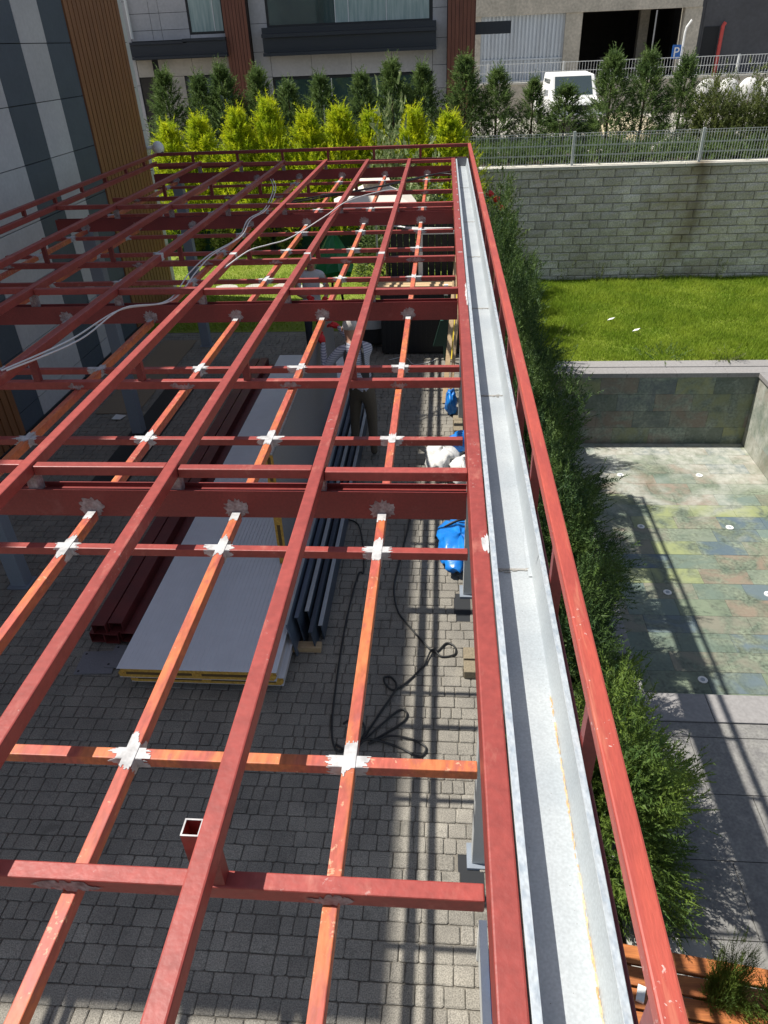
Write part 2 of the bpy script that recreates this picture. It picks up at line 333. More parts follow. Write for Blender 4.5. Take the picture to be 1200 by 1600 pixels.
# ------------------------------------------------------------------ paved court
paving = tag(obj('paving', Bx(-8, .50, -4, 12.35, -.30, -.012), 'joint'), kind='structure')
def paver_mesh(w, d, seed):
    r = random.Random(seed); c = .009; x, y = w / 2 - .0022, d / 2 - .0022
    def oct_(x, y, c): return [(x - c, -y), (x, -y + c), (x, y - c), (x - c, y), (-x + c, y), (-x, y - c), (-x, -y + c), (-x + c, -y)]
    j = lambda p: (p[0] + r.uniform(-.003, .003), p[1] + r.uniform(-.003, .003))
    a = [j(p) for p in oct_(x, y, c)]; b = [(p[0] * (1 - .006 / x), p[1] * (1 - .006 / y)) for p in a]
    return [[(p[0], p[1], -.03) for p in a], [(p[0], p[1], -.005) for p in a], [(p[0], p[1], 0) for p in b]]
WID = (.080, .115, .155); ROW = .108
pv_meshes = {}
for w in WID:
    for k in range(3):
        mb = MB(); mb.rings(paver_mesh(w, ROW, int(w * 1000) + k), caps=False); mb.f.append(tuple(range(16, 24))); mb.mi.append(0)
        pv_meshes[w, k] = mb.mesh('paver', 'paver')
pits = [(.13, .29, 2.28, 2.58), (.13, .28, 4.74, 5.12)]
pcs = []
y = -1.0; ri = 0
while y < 12.28:
    x = -5.58 + RND.choice(WID) * .6
    while x < .42:
        w = RND.choice(WID); cx, cy = x + w / 2, y + ROW / 2
        if not any(a < cx < b and c < cy < d for a, b, c, d in pits): pcs.append((cx, cy, w))
        x += w
    y += ROW; ri += 1
pcs.sort(key=lambda p: (0 if (p[1] > 1.5 and -.30 * 0 - 3.2 < p[0]) else 1, (p[0] * .7) ** 2 + (p[1] - 1.2) ** 2))
rest = MB()
for i, (cx, cy, w) in enumerate(pcs):
    dz, tx, ty = U(-.002, .002), U(-.006, .006), U(-.006, .006)
    if i < 300: link('paver', pv_meshes[w, RND.randrange(3)], paving, (cx, cy, dz), (tx, ty, U(-.008, .008)))
    else:
        rr = paver_mesh(w, ROW, RND.randrange(9)); rr = [[(p[0] + cx, p[1] + cy, p[2] + dz + p[0] * ty) for p in r] for r in rr]
        n = len(rest.v); rest.rings(rr, caps=False); rest.f.append(tuple(range(n + 16, n + 24))); rest.mi.append(0)
pr = obj('remaining_pavers', rest, 'paver', paving); pr['kind'] = 'stuff'
for a, b, c, d in pits: obj('pit_shade', Bx(a, b, c, d, -.05, -.0105), 'gap', paving)  # near-black fill almost flush; the shade of the pit is its colour

# lawn behind the court, and the edge wall where the court drops to the garden
lawn = tag(obj('back_lawn', Bx(-9, .50, 12.36, 20.0, -.30, -.01), 'turf'), kind='structure')
ew = thing('edge_wall', 'low plain concrete edge wall between the paved court and the planted hedge', 'wall')
obj('wall_face', Bx(.50, .64, -4, 20.0, DK - .3, .03), 'conc', ew)

# ------------------------------------------------------------------ garden terrace, lawn, pool
tag(obj('garden_soil', Bx(.66, 2.0, -3, 20.0, DK - .4, DK - .03), 'soil'), kind='structure')
rl = tag(obj('garden_lawn', Bx(1.0, 14, 14.06, 20.0, DK - .4, DK - .01), 'turf'), kind='structure')
terr = tag(obj('terrace', Bx(1.4, 12, -3, 4.78, DK - .4, DK - .014), 'grout'), kind='structure')
tx, ty = .73, .615
tm = MB().box(-tx / 2 + .004, tx / 2 - .004, -ty / 2 + .004, ty / 2 - .004, -.02, 0).mesh('terrace_tile', 'deck')
for j in range(9):
    for i in range(11):
        cx = 2.37 + (i - 1) * tx + tx / 2 + (tx / 2 if j % 2 else 0); cy = 4.62 - .0 - (j) * ty - ty / 2
        if cx < 9: link('tile', tm, terr, (cx, cy, DK))
obj('border_strip', Bx(1.4, 12, 4.625, 4.79, DK - .02, DK), 'deck', terr)

pool = thing('swimming_pool', 'empty swimming pool lined with mottled green slate tiles', 'pool')
PX0, PX1, PY0, PY1 = 2.05, 6.15, 5.12, 13.42
obj('basin', MB().box(PX0 - .3, PX1 + .3, PY0 - .3, PY1 + .3, PF - .3, PF - .014).box(PX0 - .3, PX0 - .012, PY0 - .3, PY1 + .3, PF, DK - .10)
    .box(PX1 + .012, PX1 + .3, PY0 - .3, PY1 + .3, PF, DK - .10).box(PX0, PX1, PY0 - .3, PY0 - .012, PF, DK - .1).box(PX0, PX1, PY1 + .012, PY1 + .3, PF, DK - .1), 'pgrout', pool)
tw, th = .735, .372
ftm = {}
def tile(kind, key, mb, loc):
    if key not in ftm: ftm[key] = mb().mesh('pool_tile', kind)
    link('pool_tile', ftm[key], pool, loc)
j = 0; y = PY0
while y < PY1 - .05:
    h = min(th, PY1 - y); x = PX0 - (0, .37, .18, .55)[j % 4]
    while x < PX1 - .02:
        a, b = max(x, PX0), min(x + tw, PX1); w = round(b - a, 3)
        if w > .02: tile('slatefloor', ('f', w, round(h, 3)), lambda w=w, h=h: Bx(.002, w - .002, .002, h - .002, -.02, 0), (a, y, PF + U(-.001, .001)))
        x += tw
    y += th; j += 1
for j in range(4):
    z0 = PF + j * .368; z1 = min(z0 + .368, DK - .08) - z0
    x = PX0 - (0, .37)[j % 2]
    while x < PX1 - .02:
        a, b = max(x, PX0), min(x + tw, PX1); w = round(b - a, 3)
        if w > .02: tile('slate', ('b', w, round(z1, 3)), lambda w=w, z1=z1: Bx(.002, w - .002, 0, .02, .002, z1 - .002), (a, PY1, z0))
        x += tw
    y = PY0 - (0, .37)[j % 2]
    while y < PY1 - .02:
        a, b = max(y, PY0), min(y + tw, PY1); w = round(b - a, 3)
        if w > .02 and b > 8.5: tile('slatefloor', ('r', w, round(z1, 3)), lambda w=w, z1=z1: Bx(0, .02, .002, w - .002, .002, z1 - .002), (PX1, a, z0))
        y += tw
for x in (2.7, 3.46, 4.94):
    for y in (12.12, 10.37, 8.61, 6.83, 5.25):
        if x > 3 and not (x > 4 and y < 6): 
            if y == 5.25: y = 5.42
            f = obj('pool_light', MB().tube([(x, y, PF), (x, y, PF + .012)], .062, 16), 'white', pool)
            obj('light_lens', MB().tube([(x, y, PF + .012), (x, y, PF + .016)], .03, 12), 'zinclip', f)
def coping(x0, x1, y0, y1, seg, along, z=DK):
    n = max(1, round(((x1 - x0) if along == 'x' else (y1 - y0)) / seg))
    for i in range(n):
        t0, t1 = i / n, (i + 1) / n
        bb = (x0 + (x1 - x0) * t0 + .002, x0 + (x1 - x0) * t1 - .002, y0, y1) if along == 'x' else (x0, x1, y0 + (y1 - y0) * t0 + .002, y0 + (y1 - y0) * t1 - .002)
        obj('coping_stone', Bx(*bb, z - .08, z + .012), 'coping', pool, bev=.006)
coping(PX0 - .34, PX1 + .34, PY1 - .03, PY1 + .28, 1.0, 'x'); coping(PX0 - .34, PX1 + .5, PY1 + .285, PY1 + .60, 1.3, 'x', DK + .012)
coping(PX0 - .34, PX1 + .34, PY0 - .32, PY0 + .03, .9, 'x')
coping(PX0 - .34, PX0 + .03, PY0 + .035, PY1 - .035, 1., 'y'); coping(PX1 - .03, PX1 + .34, PY0 + .035, PY1 - .035, 1., 'y')
tag(obj('side_terrace', Bx(PX1 + .345, 14, 4.80, 14.05, DK - .4, DK - .002), 'deck'), kind='structure')

# slatted timber platform at the near corner of the terrace
wp = thing('timber_platform', 'slatted reddish timber platform in the bottom corner by the juniper', 'platform', (1.15, 2.55, DK), math.radians(-7))
for i in range(9):
    obj('slat', Bx(-.1, 2.4, -.135 * i - .118, -.135 * i, .33, .365), 'wood', wp, bev=.005)
for x in (0, 1.1, 2.2): obj('bearer', Bx(x, x + .06, -1.25, -.02, 0, .328), 'wood', wp)
tag(obj('plastic_chip', Bx(-.05, .05, -.025, .025, 0, .02), 'white', loc=(1.33, 2.22, DK + .366), rot=(0, 0, 1.2)), 'small white plastic piece lying on the timber platform', 'scrap')

# ------------------------------------------------------------------ retaining wall with split-face blocks, fence
rw = thing('retaining_wall', 'long split-face block retaining wall behind the garden lawn', 'wall')
WY = 20.0; WT = ST + .22
obj('wall_core', Bx(-14, 16, WY + .012, WY + .30, DK - .5, WT - .08), 'mortar', rw)
def block_mesh(w, seed):
    r = random.Random(seed); nx, nz = 4, 3; h = .203; mb = MB(); g = .0035
    xs = [g, w * .08, w * .5 + r.uniform(-.06, .06), w * .92, w - g]; zs = [g, .02, .11 + r.uniform(-.02, .02), h - .02, h - g]
    V = []
    for a, z in enumerate(zs):
        for b, x in enumerate(xs):
            e = (a in (0, 4)) or (b in (0, 4)); V.append((x, -.002 if e else -.014 - r.uniform(0, .026), z))
    F = [(a * 5 + b, a * 5 + b + 1, a * 5 + b + 6, a * 5 + b + 5) for a in range(4) for b in range(4)]
    return mb.add(V, F)
bm = [block_mesh(.467, s).mesh('block', 'block') for s in range(7)]; bmh = block_mesh(.233, 50).mesh('block', 'block')
rest = MB(); rows = int((WT - .08 - DK + .06) / .203) + 1
for j in range(rows):
    z = WT - .08 - (j + 1) * .203; x = -13.9 + (.2335 if j % 2 else 0) + U(-.05, .05)
    while x < 15.4:
        k = RND.randrange(7)
        if .2 < x < 9.8 and j < 15: link('block', bm[k], rw, (x, WY + U(-.004, .004), z))
        else:
            b = block_mesh(.467, k); rest.add([(v[0] + x, v[1] + WY, v[2] + z) for v in b.v], b.f)
        x += .467
o = obj('outer_blocks', rest, 'block', rw); o['kind'] = 'stuff'
for i in range(12): obj('cap_slab', Bx(-14 + i * 2.5 + .004, -14 + i * 2.5 + 2.496, WY - .05, WY + .34, WT - .08, WT), 'cap', rw, bev=.01)

fe = thing('mesh_fence', 'galvanised wire mesh fence standing on the block retaining wall', 'fence')
fx = [-9.1, -6.05, -2.92, .16, 3.23, 6.35, 9.45]
for x in fx: 
    p = obj('post', Bx(x - .03, x + .03, WY + .12, WY + .18, WT, WT + .76), 'wire', fe)
for a, b in zip(fx, fx[1:]):
    mb = MB(); x = a + .05
    while x < b - .04: mb.box(x - .0045, x + .0045, WY + .105, WY + .113, WT + .03, WT + .73); x += .0665
    for z in (.04, .22, .24, .44, .46, .66, .72): mb.box(a + .03, b - .03, WY + .095, WY + .105, WT + z, WT + z + .009)
    obj('mesh_panel', mb, 'wire', fe)

# ------------------------------------------------------------------ steel roof frame
fr = thing('steel_roof_frame', 'unfinished red painted steel roof frame with galvanised gutter over the paved court', 'roof frame')
ZT = lambda x: 2.83 + .015 * (.114 - x)
PUR = [-.534, -1.157, -1.79, -2.43, -3.08, -3.72]              # left edges of the purlins
XL, XR, YE = -4.42, .114, 11.72
BY = [2.50, 5.08, 8.30, 11.60]                                  # main beams
SY = [.855, 3.79, 6.57, 9.95]                                   # secondary beams
GY = [1.235, 2.225, 3.17, 4.12, 6.11, 7.12, 7.90, 9.12, 11.14]  # ceiling tubes across
OX = [-.265, -.895, -1.54, -2.19, -2.84, -3.49, -4.1]           # ceiling tubes along
def sl(x, z): return z
for x in PUR + [XL]:
    z = ZT(x); obj('purlin', Bx(x, x + .050, -1.2, YE, z - .055, z), 'oxide', fr, bev=.005)
obj('gutter_beam', Bx(XR - .004, XR + .055, -1.2, YE, 2.70, 2.83), 'oxide', fr, bev=.005)
obj('outer_beam', Bx(.352, .40, -1.2, YE + .22, 2.55, 2.67), 'beam', fr, bev=.005)
for y in BY:
    b = obj('main_beam', MB().box(XL, XR - .006, y, y + .006, 2.603, 2.737).box(XL, XR - .006, y + .064, y + .07, 2.603, 2.737).box(XL, XR - .006, y + .006, y + .064, 2.606, 2.716), 'beam', fr)
    xs = sorted(PUR + [XL, XR])
    for a, c in zip(xs, xs[1:]):
        z = ZT(c) - .004; a2 = a + .0515; c2 = c - .0015 - (.004 if c == XR else 0)
        obj('tie_tube', Bx(a2, c2, y + .012, y + .056, z - .044, z), 'oxide', fr, bev=.004)
    for x in PUR:
        z = ZT(x)
        obj('bracket', Bx(x + .004, x + .05, y + .01, y + .06, 2.717, z - .0555), 'smudge', fr)
for y in SY:
    obj('secondary_beam', Bx(XL, XR - .006, y, y + .042, 2.635, 2.685), 'oxide', fr, bev=.004)
    for x in PUR:
        z = ZT(x); obj('stub_post', Bx(x + .008, x + .046, y + .004, y + .038, 2.686, z - .0555), 'beam', fr)
for i, y in enumerate(GY):
    obj('ceiling_tube', Bx(XL, XR - .006, y, y + .036, 2.594, 2.630), 'orange' if i in (0,) else 'oxide', fr, bev=.003)
for x in OX:
    segs = [-1.2] + [q for b in BY for q in (b - .002, b + .072)]
    for a, b in zip(segs[0::2], segs[1::2]):
        obj('ceiling_tube', Bx(x, x + .036, a, b, 2.588, 2.632), 'orange', fr, bev=.003)
        # bare white primer at both cut ends
        for ya, yb, s in ((a + .002, a + .05, 1), (b - .05, b - .002, -1)):
            mb = MB(); n = 6
            for k in range(n):
                e = U(0, .018); w0, w1 = x + .036 * k / n, x + .036 * (k + 1) / n
                mb.box(w0, w1, ya - (e if s < 0 else 0), yb + (e if s > 0 else 0), 2.632, 2.6332)
            if a > 0 or s < 0: obj('primer_patch', mb, 'primer', fr)
def walk(n, lo, hi):
    v = U(lo, hi); o = []
    for _ in range(n):
        v = min(max(v + U(-.014, .014), lo), hi); o.append(v)
    return o
def cross_patch(x, y):
    mb = MB(); n = 12; wa, wb, wc, wd = (walk(n, U(.004, .03), U(.035, .075)) for _ in range(4))
    for k in range(n):                                            # arms along x, wrapped over the tube and down its front
        a, b = wa[k], wb[k]; y0, y1 = y + .036 * k / n, y + .036 * (k + 1) / n
        mb.box(x - a, x + .036 + b, y0, y1, 2.6302, 2.6316)
        z0, z1 = 2.5945 + .036 * k / n, 2.5945 + .036 * (k + 1) / n
        mb.box(x - a * .9, x + .036 + b * .9, y - .0014, y - .0002, z0, z1)
    for k in range(n):
        a, b = wc[k], wd[k]; x0, x1 = x + .036 * k / n, x + .036 * (k + 1) / n
        mb.box(x0, x1, y - a, y + .036 + b, 2.6322, 2.6338)
        z0, z1 = 2.5885 + .043 * k / n, 2.5885 + .043 * (k + 1) / n
        mb.box(x + .0362, x + .0374, y - a * .8, y + .036 + b * .8, z0, z1)
    return mb
pm = [cross_patch(0, 0).mesh('primer_patch', 'primer') for _ in range(16)]
for y in GY:
    for x in OX: link('primer_patch', RND.choice(pm), fr, (x, y, 0))
def smudge(rx, rz, n=40):
    mb = MB(); pts = []
    for i in range(n):
        t = 2 * math.pi * i / n; q = U(.70, 1.1); pts.append((rx * q * math.cos(t), 0, rz * q * math.sin(t)))
    return mb.add(pts, [tuple(range(n))]).add([(p[0] * .99, .0012, p[2] * .99) for p in pts], [tuple(range(n))[::-1]])
sm1 = [smudge(.058, .052).mesh('weld_smudge', 'smudge') for _ in range(4)]; sm2 = []
def brushed(half, h):
    mb = MB(); n = 30; lo = walk(n, -h, -h * .4); hi = walk(n, h * .1, h)
    for k in range(n):
        x0, x1 = -half + 2 * half * k / n, -half + 2 * half * (k + 1) / n; e = 1 - abs((x0 + x1) / 2 / half) ** 3
        if e > .08: mb.add([(x0, 0, lo[k] * e), (x1, 0, lo[min(k + 1, n - 1)] * e), (x1, 0, hi[min(k + 1, n - 1)] * e), (x0, 0, hi[k] * e)], [(0, 1, 2, 3)])
    return mb
for _ in range(8): sm2.append(brushed(U(.05, .09), .023).mesh('weld_smudge', 'smudge'))
for x in OX:
    for y in BY: link('weld_smudge', RND.choice(sm1), fr, (x + .02, y - .0016, 2.648))
    for y in SY: link('weld_smudge', RND.choice(sm2), fr, (x + .02, y - .0016, 2.658))
for x in PUR:                                                     # white weld bands round the purlins
    z = ZT(x)
    for y in (6.05, ):
        mb = MB()
        for k in range(5): mb.box(x - .0012, x + .0512, y + U(0, .012), y + .05 + U(0, .02), z - .055 + .011 * k, z - .055 + .011 * (k + 1) + (.0012 if k == 4 else 0))
        if x < -.6 and x > -2.6 or x == PUR[0]: obj('primer_patch', mb, 'primer', fr)
def splat(x, y, rx, ry, z):
    pts = []
    for i in range(30):
        t = 2 * math.pi * i / 30; q = U(.6, 1.15); pts.append((min(max(x + rx * q * math.cos(t), .111), .1685), y + ry * q * math.sin(t), z))
    obj('primer_patch', MB().add(pts, [tuple(range(30))]), 'primer', fr)
splat(.166, 2.02, .022, .06, 2.8308); splat(.168, 4.95, .014, .26, 2.8308); splat(.14, 6.1, .024, .012, 2.8308)
for y in np.arange(6.6, 11.6, .42): splat(.155, y + U(-.05, .05), .008, .02, 2.8308)
# open stub tube beside the first purlin
st = MB()
for a, b, c, d in ((-.600, -.556, .925, .928), (-.600, -.556, .966, .969), (-.600, -.597, .928, .966), (-.559, -.556, .928, .966)): st.box(a, b, c, d, 2.60, 2.77)
obj('open_stub_tube', st, ['oxide'], fr)
st = MB()
for a, b, c, d in ((-.6005, -.5555, .9245, .9285), (-.6005, -.5555, .9655, .9695), (-.6005, -.5965, .9285, .9655), (-.5595, -.5555, .9285, .9655)): st.box(a, b, c, d, 2.770, 2.7715)
obj('cut_edge', st, 'primer', fr)
# parapet rails on the gutter side, back and left
RZ = 3.0
obj('parapet_rail', Bx(.352, .398, -1.2, 11.90, RZ - .045, RZ), 'rail', fr, bev=.005)
obj('parapet_rail', Bx(XL - .02, .350, 11.854, 11.90, RZ - .045, RZ), 'beam', fr, bev=.005)
obj('parapet_rail', Bx(XL - .02, XL + .026, -1.2, 11.852, RZ - .045, RZ), 'oxide', fr, bev=.005)
obj('back_beam', Bx(XL, .350, 11.854, 11.90, 2.77, 2.82), 'beam', fr, bev=.005)
y = .53
while y < 11.8:
    obj('parapet_post', Bx(.354, .392, y, y + .036, 2.60, RZ - .046), 'beam', fr); y += .637
    
y = 1.2
while y < 11.8:
    z = ZT(XL); obj('parapet_post', Bx(XL - .016, XL + .022, y, y + .036, z + .001, RZ - .046), 'beam', fr); y += .72
x = XL + .55
while x < .3:
    obj('parapet_post', Bx(x, x + .036, 11.858, 11.894, 2.821, RZ - .046), 'beam', fr); x += .70
for y in (1.2, 4.55, 7.75): obj('rail_joint', Bx(.3512, .3988, y, y + .012, RZ - .0455, RZ + .0012), 'primer', fr) if y > 7 else None
# posts
for i, y in enumerate(BY):
    for x, m, s in ((-4.16, 'greypost', .15), (.215, 'palepost', .12)):
        p = obj('post', Bx(x, x + s, y + .0, y + s * .9, .012, 2.602), m, fr, bev=.004)
        obj('base_plate', Bx(x - .03, x + s + .03, y - .03, y + s * .9 + .03, -.009, .012), 'greypost', p)
# the gutter
GL, GR, GB = .172, .345, 2.738
gu = MB(); t = .003
prof = [(GL, 2.834), (GL + .018, 2.836), (GL + .020, 2.826), (GL + .022, GB), (.318, GB), (.332, 2.826), (.332, 2.838), (GR + .004, 2.838), (GR + .004, 2.80)]
prof2 = [(GL, 2.831), (GL + .015, 2.833), (GL + .017, 2.824), (GL + .019, GB - t), (.321, GB - t), (.335, 2.824), (.335, 2.835), (GR + .001, 2.835), (GR + .001, 2.80)]
loop = prof + prof2[::-1]
gu.rings([[(x, y, z) for x, z in loop] for y in (-1.2, 1.985, 1.99, 6.9, 11.55)])
g = obj('gutter', gu, 'zinc', fr); g['label'] = 'galvanised steel gutter channel running beside the red edge beam'
obj('gutter_lip', MB().box(GL + .001, GL + .018, -1.2, 11.55, 2.8362, 2.8375), 'zinclip', g)
obj('gutter_lip', MB().box(.3335, GR + .003, -1.2, 11.55, 2.8382, 2.8395), 'zinclip', g)
obj('end_plate', Bx(GL + .02, .333, 11.55, 11.554, GB - .01, 2.85), 'plate', g)
for yj in (1.985, 3.45, 4.9, 6.3, 7.7, 9.7):
    mb = MB().box(GL + .0225, .3175, yj, yj + .010, GB + .0005, GB + .003)
    for k in range(14):
        mb.ball((U(GL + .03, .314), yj + U(-.012, .014), GB + .002), (U(.004, .012), U(.002, .004), .002), 6, 4)
    obj('gutter_joint', mb, 'dirt', g)
obj('overlap_sheet', MB().add([(.3195, 1.95, GB + .004), (.3195, 2.3, GB + .004), (.3318, 2.3, 2.835), (.3318, 1.95, 2.835), (.306, 1.95, GB + .003), (.306, 2.12, GB + .003)], [(0, 1, 2, 3), (4, 5, 1, 0)]), 'zinc', g)
rm = MB()
for k in range(150):
    yy = U(.60, 1.42); c = .3165 + random.Random(k).gauss(0, .0012) - .0006
    rm.ball((c, yy, GB + .001), (U(.0008, .0022), U(.003, .012), .0012), 6, 4)
obj('rust_streak', rm, 'rust', g)
rm = MB()
for k in range(70): rm.ball((U(GL + .025, .314), U(.5, 5), GB + .0005), (U(.0006, .0016), U(.0006, .002), .001), 5, 3)
obj('dirt_specks', rm, 'dirt', g)

# ------------------------------------------------------------------ left building
lb = thing('striped_building', 'building at the left clad in dark and light panel stripes with brown slats', 'building')
LX = -5.6
obj('wall', Bx(-16, LX - .032, 2.5, 14.74, -.1, 9.24), 'gap', lb)
def pmesh(cache={}):
    pass
pc = {}
def panel(parent, name, m, key, mk, loc):
    k = (m,) + key
    if k not in pc: pc[k] = mk().mesh(name, m)
    return link(name, pc[k], parent, loc)
zj = [4.455 + .685 * k for k in range(-7, 8)]
zj = [z for z in zj if 0.05 < z < 9.2]; zj = [0.0] + zj + [9.24]
for a, b, m in ((2.5, 3.6, 'facade_l'), (3.6, 4.9, 'facade_d'), (4.9, 6.2, 'facade_l'), (8.2, 8.75, 'facade_d'), (8.75, 10.13, 'facade_l'), (10.13, 10.88, 'facade_d'),
                (10.88, 11.63, 'facade_l'), (11.63, 12.40, 'facade_d'), (14.55, 14.77, 'facade_l')):
    w = b - a
    for z0, z1 in zip(zj, zj[1:]):
        h = round(z1 - z0, 3)
        panel(lb, 'panel', m, (round(w, 3), h), lambda w=w, h=h: Bx(-.03, 0, .004, w - .004, .005, h - .005), (LX + U(-.002, .002), a, z0))
for a, b in ((6.2, 8.2), (12.40, 14.55)):
    n = 14; p = (b - a) / n
    obj('slat_backing', Bx(LX - .03, LX - .012, a + .002, b - .002, .0, 9.23), 'slatback', lb)
    for i in range(n):
        panel(lb, 'slat', 'slat', (round(p, 3),), lambda p=p: Bx(-.011, .022, .014, p - .014, .0, 9.23), (LX, a + i * p, .0))
obj('roof_edge', Bx(-16.1, LX + .02, 2.48, 14.8, 9.241, 9.35), 'frame', lb)
obj('plinth', Bx(LX - .03, LX + .03, 2.5, 14.7, -.02, .08), 'gap', lb)
# end wall of the building towards the back garden
for j, (z0, z1) in enumerate(zip(zj, zj[1:])):
    obj('panel', Bx(-16, LX - .004, 14.741, 14.77, z0 + .005, z1 - .005), 'facade_l', lb)
cc = thing('security_camera', 'white dome security camera on the corner of the striped building', 'camera', (LX + .02, 14.62, 2.78))
obj('arm', MB().tube([(0, 0, 0), (.16, 0, .02)], .035, 10), 'white', cc); obj('housing', MB().ball((.2, .0, .0), (.11, .11, .12), 14, 10), 'white', cc, smooth=True)
obj('lens', MB().ball((.25, -.02, -.09), .055, 12, 8), 'black', cc, smooth=True)
wl = thing('wall_lamp', 'small dark wall lamp on the brown slats below the roof frame', 'lamp', (LX + .03, 13.2, 1.75))
obj('bracket', Bx(0, .03, -.04, .04, -.06, .06), 'black', wl); obj('shade', MB().tube([(.09, 0, -.12), (.09, 0, .12)], .05, 12), 'black', wl)

# ------------------------------------------------------------------ grey building at the back
bb = thing('grey_building', 'grey clad building at the back with red brown slat columns and dark balcony band', 'building')
FY = 26.0
obj('wall', Bx(-22, .85, FY + .033, 29.0, ST, 9.2), 'gap', bb)
def wp_(x0, x1, z0, z1, m='bpanel'): obj('panel', Bx(x0 + .006, x1 - .006, FY, FY + .032, z0 + .006, z1 - .006), m, bb)
def grid(xs, zs, m='bpanel'):
    for a, b in zip(xs, xs[1:]):
        for c, d in zip(zs, zs[1:]): wp_(a, b, c, d, m)
grid([-5.95, -5.43], [ST, 2.2, 2.86, 3.5, 4.17, 4.9, 5.6, 6.3, 7.2, 9.15])
grid([-.38, .06], [ST, 2.35, 3.03, 3.65, 4.35, 5.1, 5.8, 6.5, 7.2, 9.15])
grid([-5.43, -4.15, -2.9, -1.65, -.38], [3.49, 4.06]); grid([-5.43, -2.9, -.38], [ST, 1.75]); grid([-5.43, -2.9, -.38], [7.2, 9.15])
grid([-9.75, -9.05, -8.75, -7.87], [4.58, 4.85, 5.28, 6.0, 7.2, 9.15]); grid([-7.87, -6.70], [7.2, 9.15]); grid([-7.87, -6.70], [4.58, 4.70])
grid([-22, -16, -13, -9.76], [ST, 2.3, 3.4, 4.5, 5.6, 6.7, 7.8, 9])
grid([-9.05, -8.27], [ST, 2.35, 3.0, 3.62], 'bpanel_lit'); grid([-9.05, -7.95, -6.70], [3.62, 4.09], 'bpanel_lit'); grid([-8.27, -6.7], [ST, 1.9], 'bpanel_lit')
def window(x0, x1, z0, z1, splits, mats, fm='frame'):
    w = obj('window', MB().box(x0, x1, FY + .005, FY + .03, z0, z0 + .05).box(x0, x1, FY + .005, FY + .03, z1 - .06, z1).box(x0, x0 + .06, FY + .005, FY + .03, z0 + .05, z1 - .06)
            .box(x1 - .06, x1, FY + .005, FY + .03, z0 + .05, z1 - .06), fm, bb)
    xs = [x0 + .06] + splits + [x1 - .06]
    for i, (a, b) in enumerate(zip(xs, xs[1:])):
        obj('pane', Bx(a + .002, b - .03, FY + .014, FY + .022, z0 + .052, z1 - .062), mats[i % len(mats)], w)
        if i < len(xs) - 2: obj('mullion', Bx(b - .028, b, FY + .004, FY + .031, z0 + .052, z1 - .062), 'whitemetal', w)
window(-5.42, -.39, 4.79, 7.18, [-3.3, -2.9, -1.75], ['glass', 'pane_reflect', 'pane_reflect', 'pane_reflect'])
window(-5.42, -.39, 1.78, 3.47, [-3.85, -3.55, -1.9], ['glass'])
window(-7.86, -6.71, 4.71, 7.18, [-7.05], ['pane_reflect'], 'frame')
window(-8.26, -6.71, 1.92, 3.6, [], ['glass'])
wp_(-9.75, -9.24, 3.62, 4.09, 'bpanel_lit')
obj('doorway_shade', Bx(-9.72, -9.08, FY + .012, FY + .03, ST, 3.6), 'interior', bb)  # flat dark panel; the unlit depth of the opening is painted on
def band(x0, x1, zs):
    for i, (z0, z1, d) in enumerate(zs): obj('balcony_band', Bx(x0 - d * .12, x1 + d * .12, FY - d, FY - .002, z0, z1), 'navy', bb)
band(-5.48, -.32, [(4.05, 4.14, .50), (4.145, 4.52, .42), (4.525, 4.62, .50), (4.625, 4.78, .42)])
band(-9.75, -7.95, [(4.10, 4.17, .50), (4.175, 4.48, .42), (4.485, 4.56, .46)]); band(-7.94, -6.72, [(4.10, 4.17, .52), (4.175, 4.52, .46), (4.525, 4.60, .5)])
for x0, x1 in ((-6.69, -5.96), (.07, .87)):
    obj('slat_column', Bx(x0, x1, FY - .30, FY - .002, ST, 9.15), 'slatback', bb)
    n = 7; p = (x1 - x0) / n
    for i in range(n): panel(bb, 'slat', 'slat2', (round(p, 3), 9), lambda p=p: Bx(.006, p - .006, -.03, -.001, 0, 7.8), (x0 + i * p, FY - .30, ST + .01))
    p = .10
    if x1 > 0:
        for i in range(3): panel(bb, 'slat', 'slat2', (p, 10), lambda p=p: Bx(.001, .03, .006, p - .006, 0, 7.8), (x1, FY - .30 + i * p, ST + .01))
obj('balcony_end', Bx(.91, 2.0, FY + .4, FY + 1.0, 4.38, 4.70), 'navy', bb)
obj('roof', Bx(-22.2, 1.0, FY - .35, 29.1, 9.201, 9.35), 'frame', bb)
obj('downpipe', MB().tube([(-9.70, FY - .08, 4.65), (-9.70, FY - .08, 9)], .045, 8), 'white', bb)

# ------------------------------------------------------------------ raw concrete building and dark hall
cb = thing('concrete_building', 'unfinished raw concrete building with a dark open bay and corrugated shutter', 'building')
CY = 44.0; GZ = 2.25
obj('beam', Bx(-2, 12.62, CY - .1, CY + .5, 5.18, 6.05), 'conc', cb)
for i, x in enumerate((1.0, 6.05, 11.85)):
    obj('pillar', Bx(x, x + .82, CY - .04, CY + .6, GZ, 5.178), 'conc', cb)
mb = MB(); x = 1.83
while x < 6.0: mb.box(x, x + .10, CY + .10, CY + .16, GZ, 5.17); x += .19
mb.box(1.82, 6.05, CY + .161, CY + .2, GZ, 5.17); obj('corrugated_shutter', mb, 'corr', cb)
obj('rail', Bx(1.83, 6.04, CY + .06, CY + .098, 3.25, 3.32), 'corr', cb)
obj('bay_wall', MB().box(6.0, 12.6, CY + 9, CY + 9.3, GZ, 6).box(5.8, 6.04, CY + .62, CY + 9, GZ, 6).box(12.68, 12.9, CY + .62, CY + 9, GZ, 6).box(5.8, 12.9, CY + .62, CY + 9.3, 5.3, 5.6), 'interior', cb)
obj('inner_pillar', Bx(10.6, 11.1, CY + 4, CY + 4.5, GZ, 5.29), 'conc', cb)
